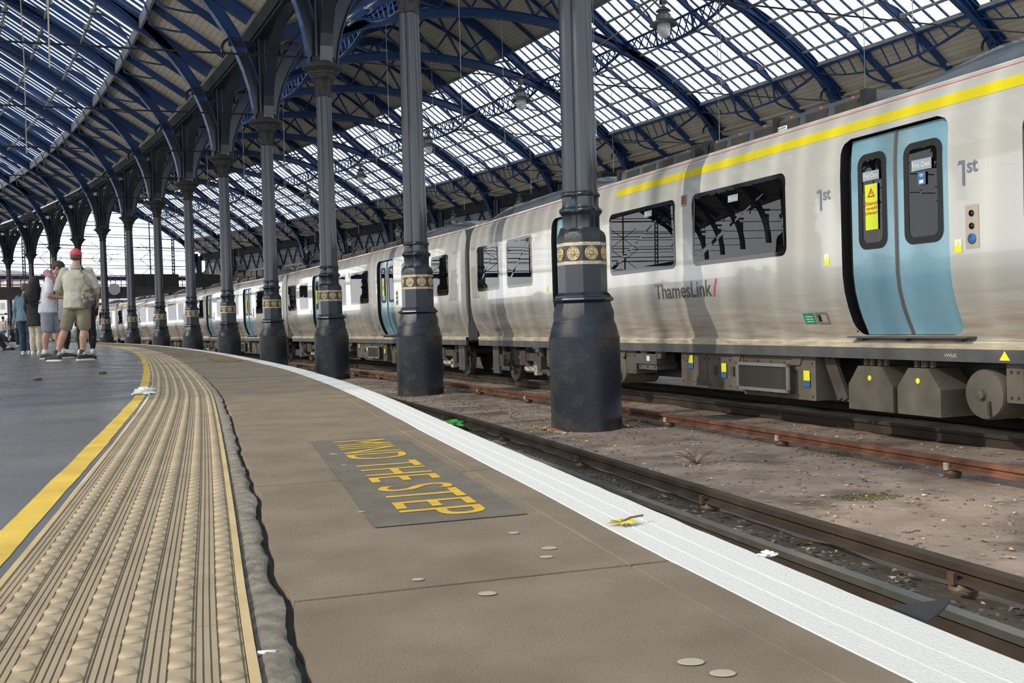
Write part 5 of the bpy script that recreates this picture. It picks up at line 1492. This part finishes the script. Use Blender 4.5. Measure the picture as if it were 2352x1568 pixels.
bm = bmesh.new(); ot(bm, [(0,-.02,.0),(0,-.05,.12),(0,-.03,.28),(0,.0,.38)], [(.13,.10),(.16,.125),(.15,.11),(.11,.07)]); ot(bm, [(0,-.14,.02),(0,-.15,.14)], [(.10,.05),(.11,.05)])
bk = mat('black_nylon', (.012,.012,.015), .8); o = mesh_obj('pack_body', bm, bk, bp); vox(o, .014, 6)
for sg in (-1, 1):
    bm = bmesh.new(); tube(bm, [(sg*.10,.06,.40),(sg*.12,.17,.47),(sg*.13,.30,.42),(sg*.14,.36,.28),(sg*.15,.33,.10),(sg*.15,.20,.0),(sg*.13,.02,-.02)], [(.026,.008)]*7, 8); mesh_obj('strap', bm, bk, bp, smooth='all')
hg = empty('hoodie', on(b1, (0,.09,1.41)), b1.rotation_euler.z); tag(hg, 'dusky pink hoodie draped round the neck of the man with the backpack', 'hoodie')
bm = bmesh.new(); ot(bm, [(-.15,.10,-.10),(-.17,.0,.02),(-.10,-.06,.075),(0,-.08,.08),(.10,-.06,.075),(.17,.0,.02),(.15,.12,-.10)], [.045,.06,.062,.068,.062,.06,.045])
ot(bm, [(.14,.14,-.12),(.13,.22,-.28),(.10,.24,-.50)], [.05,.048,.04]); ot(bm, [(-.14,.14,-.12),(-.13,.22,-.30)], [.05,.045])
o = mesh_obj('cloth_roll', bm, mat('pink_fleece', (.36,.17,.20), .95), hg); vox(o, .013, 5); folds(o, .02, .07)
ph = empty('phone', on(b1, (0,.43,1.13)), b1.rotation_euler.z); tag(ph, 'phone held by the man with the backpack', 'phone')
bm = bmesh.new(); bx(bm, -.037, .037, -.005, .005, -.075, .075, M=Matrix.Rotation(math.radians(40), 4, 'X')); mesh_obj('phone_case', bm, M['gloss_black'], ph)
bm = bmesh.new(); bx(bm, -.033, .033, -.007, -.0052, -.068, .068, M=Matrix.Rotation(math.radians(40), 4, 'X')); mesh_obj('screen', bm, mat('lit_screen', (.8,.85,.9), .2, emit=(.8,.88,1), estr=2.0), ph)
# group behind
J = stand(dx=.08); J.update(elbowR=(.28,-.06,1.08), wristR=(.20,.14,1.0)); J['face'] = (.4,1,0)
person('person in a denim jacket and dark jeans standing left of the backpack', gp(62, 813), math.radians(10), 1.60, J, dict(hair=(.12,.08,.05), top=(.12,.20,.25), legs=(.025,.045,.075), shoe=(.55,.52,.47)), sleeves='long')
J = stand(dx=.09)
person('person in a long black coat and cream trousers standing behind the backpack', gp(85, 814), math.radians(-15), 1.62, J, dict(hair=(.07,.045,.03), top=(.012,.012,.014), legs=(.40,.36,.28), shoe=(.60,.58,.54)), sleeves='long', hairlen='long', coat=.66)
J = stand(dx=.13)
person('person in black leggings and white trainers standing just beyond the red cap man', gp(200, 811), math.radians(20), 1.60, J, dict(hair=(.05,.03,.02), top=(.015,.015,.018), legs=(.010,.010,.012), shoe=(.65,.65,.65), slim=1), sleeves='long', hairlen='long')
J = stand(dx=.08)
person('person in black trousers and striped white trainers hidden behind the two men', gp(152, 811), math.radians(-60), 1.58, J, dict(hair=(.05,.03,.02), top=(.30,.31,.34), legs=(.012,.012,.016), shoe=(.65,.65,.65), slim=1), sleeves='long')
J = stand(dx=.09)
p8 = person('distant person in a grey top and navy jeans with a dark backpack', gp(46, 795), math.radians(30), 1.60, J, dict(hair=(.06,.04,.03), top=(.25,.27,.32), legs=(.02,.03,.055), shoe=(.3,.3,.3)), sleeves='long', vx=.016)
bq = empty('backpack', on(p8, (.03,-.18,.85)), p8.rotation_euler.z); tag(bq, 'large dark backpack worn by the distant person in the grey top', 'backpack')
bm = bmesh.new(); ot(bm, [(0,-.04,.0),(0,-.06,.15),(0,-.03,.4)], [(.16,.12),(.18,.14),(.13,.09)]); o = mesh_obj('pack_body', bm, bk, bq); vox(o, .02, 5)
bm = bmesh.new(); tube(bm, [(-.1,.05,.44),(-.12,.2,.5),(-.14,.3,.3),(-.14,.15,0)], .02, 6); mesh_obj('strap', bm, bk, bq)
J = stand(dx=.09); J['wristR'] = (.26,.02,.86)
p9 = person('distant person in a pale pink top and blue jeans at the left edge', gp(8, 790), math.radians(-25), 1.60, J, dict(hair=(.10,.06,.04), top=(.52,.42,.42), legs=(.07,.12,.22), shoe=(.5,.5,.5)), sleeves='long', vx=.018)
cb = empty('carrier_bag', on(p9, (.28,.04,.30)), p9.rotation_euler.z); tag(cb, 'light blue carrier bag held by the person in the pale pink top', 'bag')
bm = bmesh.new(); bx(bm, -.15, .15, -.06, .06, 0, .38); mesh_obj('bag_body', bm, mat('light_blue_plastic', (.32,.42,.55), .5), cb)
bm = bmesh.new(); tube(bm, [(-.08,0,.37),(-.05,0,.50),(0,0,.54),(.05,0,.50),(.08,0,.37)], .008, 6); mesh_obj('handle', bm, M['whitep'], cb)
# seated person on a bench at the left edge, legs stretched out
bl = gp(20, 804)
J = dict(pelvis=(0,-.02,.52), chest=(0,-.12,.86), neck=(0,-.12,1.06), head=(0,-.10,1.22), face=(0,1,-.1), kneeL=(-.10,.44,.50), kneeR=(.10,.42,.46), ankleL=(.02,.86,.30), ankleR=(.10,.80,.09), toeL=(.04,.95,.42), toeR=(.12,.96,.10),
    shL=(-.185,-.12,1.0), shR=(.185,-.12,1.0), elbowL=(-.25,-.02,.75), elbowR=(.25,-.02,.75), wristL=(-.12,.18,.66), wristR=(.12,.18,.66))
person('person seated on a bench at the left edge with black legs stretched out', bl+Vector((-.85,0,0)), math.radians(-90), 1.72, J, dict(hair=(.05,.03,.02), top=(.03,.03,.035), legs=(.012,.012,.013), shoe=(.010,.010,.010), sole=(.02,.02,.02)), sleeves='long')
be = empty('bench', bl+Vector((-.9,0,0)), math.radians(-90)); tag(be, 'dark bench under the seated person at the left edge', 'bench')
bm = bmesh.new(); bx(bm, -.8, .8, -.25, .22, .40, .44); mesh_obj('seat', bm, M['under_l'], be)
bm = bmesh.new(); bx(bm, -.8, .8, -.30, -.26, .5, .85); mesh_obj('backrest', bm, M['under_l'], be)
for x in (-.7, .7):
    for y in (-.27, .15): bm = bmesh.new(); bx(bm, x-.03, x+.03, y-.03, y+.03, 0, .42 if y > 0 else .85); mesh_obj('leg', bm, M['under'], be)
# =================================================================== litter and small things
def leaf_bm(bm, p, r, rot, curl):
    n = 6; c = bm.verts.new(p+Vector((0,0,curl*r)))
    ring = []
    for i in range(n):
        a = rot+2*PI*i/n; q = r*(1.3 if i in (0,3) else .6)*(.8+.4*random.random())
        ring.append(bm.verts.new(p+Vector((q*math.cos(a), q*math.sin(a), .002+random.random()*curl*r))))
    for i in range(n): bm.faces.new((c, ring[i], ring[(i+1)%n]))
def gnd(s, u): return GZ+.03*noise.noise(Vector((s*.7, u*.9, 0)))+.015*noise.noise(Vector((s*3, u*3, 5)))
bm = bmesh.new(); random.seed(3)
for i in range(2600):
    s = random.uniform(-12, 10); u = random.uniform(-1.4, 2.3)
    if random.random() < .35: s = random.gauss(0, .25) ; u = random.choice((-1, 1))*random.uniform(.45, .62)
    p = P(s, u, gnd(s, u)+.004); leaf_bm(bm, p, random.uniform(.012, .03), random.random()*6, random.uniform(.1, .9))
tag(mesh_obj('leaf_litter', bm, M['leaf']), 'dry brown leaves scattered over the dirt between the tracks', 'leaf litter', kind='stuff')
bm = bmesh.new()
for i in range(2600):
    s = random.uniform(-12, 14); u = random.uniform(-1.5, 2.4); r = random.uniform(.006, .022)
    bmesh.ops.create_icosphere(bm, subdivisions=1, radius=r, matrix=Matrix.Translation(P(s, u, gnd(s, u)+r*.2))@Matrix.Diagonal((1.2, .8, .5, 1)))
tag(mesh_obj('gravel', bm, mat('mixed_gravel', (.16,.13,.11), .95, var=.5, vscale=3, col2=(.5,.47,.43), c2scale=5, c2lo=.58, c2hi=.62)), 'loose stones and crumbs lying on the dirt between the tracks', 'gravel', kind='stuff')
bm = bmesh.new()
for i in range(1300):
    s = random.uniform(-12, 12); u = random.uniform(-2.2, -1.75)
    p = P(s, u, GZ+.035); leaf_bm(bm, p, random.uniform(.012, .03), random.random()*6, random.uniform(.2, 1))
tag(mesh_obj('leaf_litter', bm, mat('dark_leaves', (.10,.085,.065), .9, var=.5, col2=(.4,.38,.34), c2scale=6, c2lo=.6, c2hi=.64)), 'dark leaves and scraps caught beside the near running rail', 'leaf litter', kind='stuff')
def gpz(px, py, z):
    v = gp(px, py); f = (.40-z)/.40; return Vector((v.x*f, v.y*f, z))
# dead twigs
for (px, py), lab in (((1600, 1065), 'dead twiggy weed standing on the dirt right of the nearest column'), ((655, 838), 'dead twiggy weed at the foot of the fourth column'), ((1175, 960), 'thin dead stalk on the dirt left of the nearest column')):
    root = gpz(px, py, GZ); bm = bmesh.new(); random.seed(px)
    for i in range(9 if px != 1175 else 3):
        a = random.random()*2*PI; l = random.uniform(.12, .3); p = Vector((0,0,0)); pts = [p.copy()]
        for j in range(4): p = p+Vector((math.cos(a)*l/4, math.sin(a)*l/5, l/5*random.uniform(.4, 1.5)*(1-.25*j))); a += random.uniform(-.5, .5); pts.append(p.copy())
        tube(bm, pts, [.006,.005,.004,.003,.002], 5)
    o = mesh_obj('dead_twig', bm, M['twig']); o.location = root; tag(o, lab, 'twig')
# moss
for (px, py), lab, r in (((1930, 1045), 'patch of green moss on the dirt beside the red rail', .22), ((1475, 968), 'patch of green moss behind the base of the nearest column', .2), ((1990, 1145), 'patch of green moss in the middle of the dirt', .15)):
    c_ = gpz(px, py, GZ-.01); bm = bmesh.new(); random.seed(px)
    for i in range(260):
        a = random.random()*2*PI; q = r*math.sqrt(random.random()); x, y = q*1.9*math.cos(a), q*math.sin(a)
        bmesh.ops.create_icosphere(bm, subdivisions=1, radius=random.uniform(.004, .009), matrix=Matrix.Translation((x, y, .016)))
    o = mesh_obj('moss_patch', bm, M['moss']); o.location = c_; tag(o, lab, 'moss', kind='stuff')
# scraps
def scrap(name, px, py, z, size, m, label, cat, crumple=.5, seed=1):
    random.seed(seed); bm = bmesh.new(); bmesh.ops.create_icosphere(bm, subdivisions=3, radius=size)
    for v in bm.verts:
        n_ = noise.noise(v.co*(2.2/size)+Vector((seed, 0, 0))); v.co = Vector((v.co.x*1.3, v.co.y, v.co.z*.45))*(1+crumple*n_)
    o = mesh_obj(name, bm, m); o.location = gpz(px, py, z)+Vector((0,0,size*.3)); tag(o, label, cat); return o
scrap('crumpled_paper', 330, 905, .003, .05, M['whitep'], 'crumpled white paper lying on the yellow line by the tactile strip', 'litter', 1.0, 2)
scrap('green_wrapper', 1040, 978, GZ+.06, .10, M['green'], 'green wrapper lying beside the near running rail', 'litter', 1.2, 4)
scrap('white_scrap', 740, 855, GZ+.03, .10, M['whitep'], 'white plastic scrap on the dirt by the third column', 'litter', 1.2, 6)
scrap('feather_tuft', 1765, 1275, .003, .009, M['whitep'], 'tiny white feather tuft on the outer side of the white edge', 'litter', 1.2, 9)
# yellow leaf on the white edge
bm = bmesh.new(); random.seed(5)
for a in (0, 1.1, 2.3, 3.4, 4.6, 5.5):
    q = .03 if a else .04; d = Vector((math.cos(a), math.sin(a), 0)); n_ = Vector((-d.y, d.x, 0))
    v = [bm.verts.new(x) for x in (Vector((0,0,.004)), d*q*.5+n_*.009+Vector((0,0,.008)), d*q+Vector((0,0,.003)), d*q*.5-n_*.009+Vector((0,0,.006)))]; bm.faces.new(v)
lf = mesh_obj('fallen_leaf', bm, mat('yellow_leaf', (.50,.40,.02), .6, var=.3, vscale=40)); lf.location = gpz(1427, 1203, .004); tag(lf, 'small yellow leaf lying on the white platform edge', 'leaf')
bm = bmesh.new(); tube(bm, [(0,0,.004),(.02,.012,.010),(.045,.02,.012)], .0022, 6); mesh_obj('stem', bm, M['twig'], lf)
# black felt flap poking out from under the coping
bm = bmesh.new()
fl0 = gpz(2043, 1392, -.008)
pv = [Vector((0,0,0)), gpz(2125, 1381, .002)-fl0, gpz(2184, 1374, .004)-fl0, gpz(2172, 1392, -.004)-fl0, gpz(2132, 1425, -.012)-fl0]
a = [bm.verts.new(v) for v in pv]; b = [bm.verts.new(v+Vector((0,.004,-.006))) for v in pv]
bm.faces.new(a); bm.faces.new(b[::-1])
for i in range(5): bm.faces.new((a[i], b[i], b[(i+1)%5], a[(i+1)%5]))
o = mesh_obj('felt_flap', bm, M['black_sheet']); o.location = fl0; tag(o, 'torn black felt flap sticking out from under the white edge', 'litter')
# cigarette butt and pale gum spots on the slabs
bm = bmesh.new(); tube(bm, [(0,0,.004),(.022,.003,.004)], .003, 8); o = mesh_obj('cigarette_end', bm, M['whitep'], smooth='all'); o.location = gpz(592, 1507, -.004); tag(o, 'white cigarette end lying on the grey mortar', 'litter')
gm = mat('pale_gum', (.34,.30,.24), .7)
for i, (px, py, w) in enumerate(((1587,1519,.016),(1660,1545,.015),(1262,1258,.014),(1120,1362,.014),(1255,1278,.012),(765,1042,.014),(960,1330,.010),(1180,1223,.011),(790,1067,.009),(830,1175,.008))):
    bm = bmesh.new(); lathe(bm, [(w,0),(w*.9,.0006),(.001,.0007)], 16); o = mesh_obj('gum_spot', bm, gm); o.location = gpz(px, py, .0015); o.scale = (1, .8, 1)
    tag(o, 'flat pale chewing gum spot trodden into the brown platform slabs', 'gum spot', 'gum spots on the slabs')
for i, (px, py) in enumerate(((85, 873), (630, 868), (900, 822))):
    if i == 1: continue
    scrap('fallen_leaf', px if i == 0 else 237, py if i == 0 else 858, .002, .03, M['twig'], ('dark leaf on the smooth platform in front of the group' if i == 0 else 'brown leaf on the platform to the right of the group'), 'leaf', .9, 11+i)
# departure board and distant background
db = empty('departure_board', P(9.2*BAY, .9, 3.35)); db.rotation_euler = (0, 0, ang(9.2*BAY)); tag(db, 'dark hanging departure board with orange text under the footbridge', 'departure board')
bm = bmesh.new(); bx(bm, -.75, .75, -.12, .12, -.45, .45); mesh_obj('casing', bm, M['black'], db)
bm = bmesh.new(); bx(bm, -.68, .68, -.125, -.12, -.38, .38); mesh_obj('screen', bm, mat('dark_screen', (.02,.01,.005), .3), db)
om = mat('orange_led', (.8,.35,.02), .5, emit=(1,.42,.03), estr=3)
random.seed(8)
for z in (.22, .05, -.12, -.29):
    bm = bmesh.new(); x = -.6
    while x < .45: w_ = random.uniform(.03, .09); bx(bm, x, x+w_, -.129, -.125, z, z+.07); x += w_+.03
    mesh_obj('led_line', bm, om, db)
bm = bmesh.new(); bx(bm, -.5, -.46, -.02, .02, .45, 1.2); bx(bm, .46, .5, -.02, .02, .45, 1.2); mesh_obj('hanger', bm, M['black'], db)
wm = mat('pale_far_wall', (.62,.60,.58), .8); wm2 = mat('far_window', (.30,.31,.34), .4)
for i, (x, y, w, h, lab) in enumerate(((-128,255,9,17,'pale distant building beyond the platform end at the far left'),(-112,262,12,11,'lower pale distant building right of the taller one'))):
    r_ = empty('building', (x, y, -1.2)); tag(r_, lab, 'building')
    bm = bmesh.new(); bx(bm, -w, w, -6, 6, 0, h); mesh_obj('wall', bm, wm, r_)
    bm = bmesh.new(); bx(bm, -w-.3, w+.3, -6.3, 6.3, h, h+.5); mesh_obj('roof', bm, wm2, r_)
    for zz in frange(2, h-2.5, 3):
        for xx in frange(-w+2, w-2, 3): bm = bmesh.new(); bx(bm, xx-.5, xx+.5, -6.05, -5.95, zz, zz+1.5); mesh_obj('window', bm, wm2, r_)
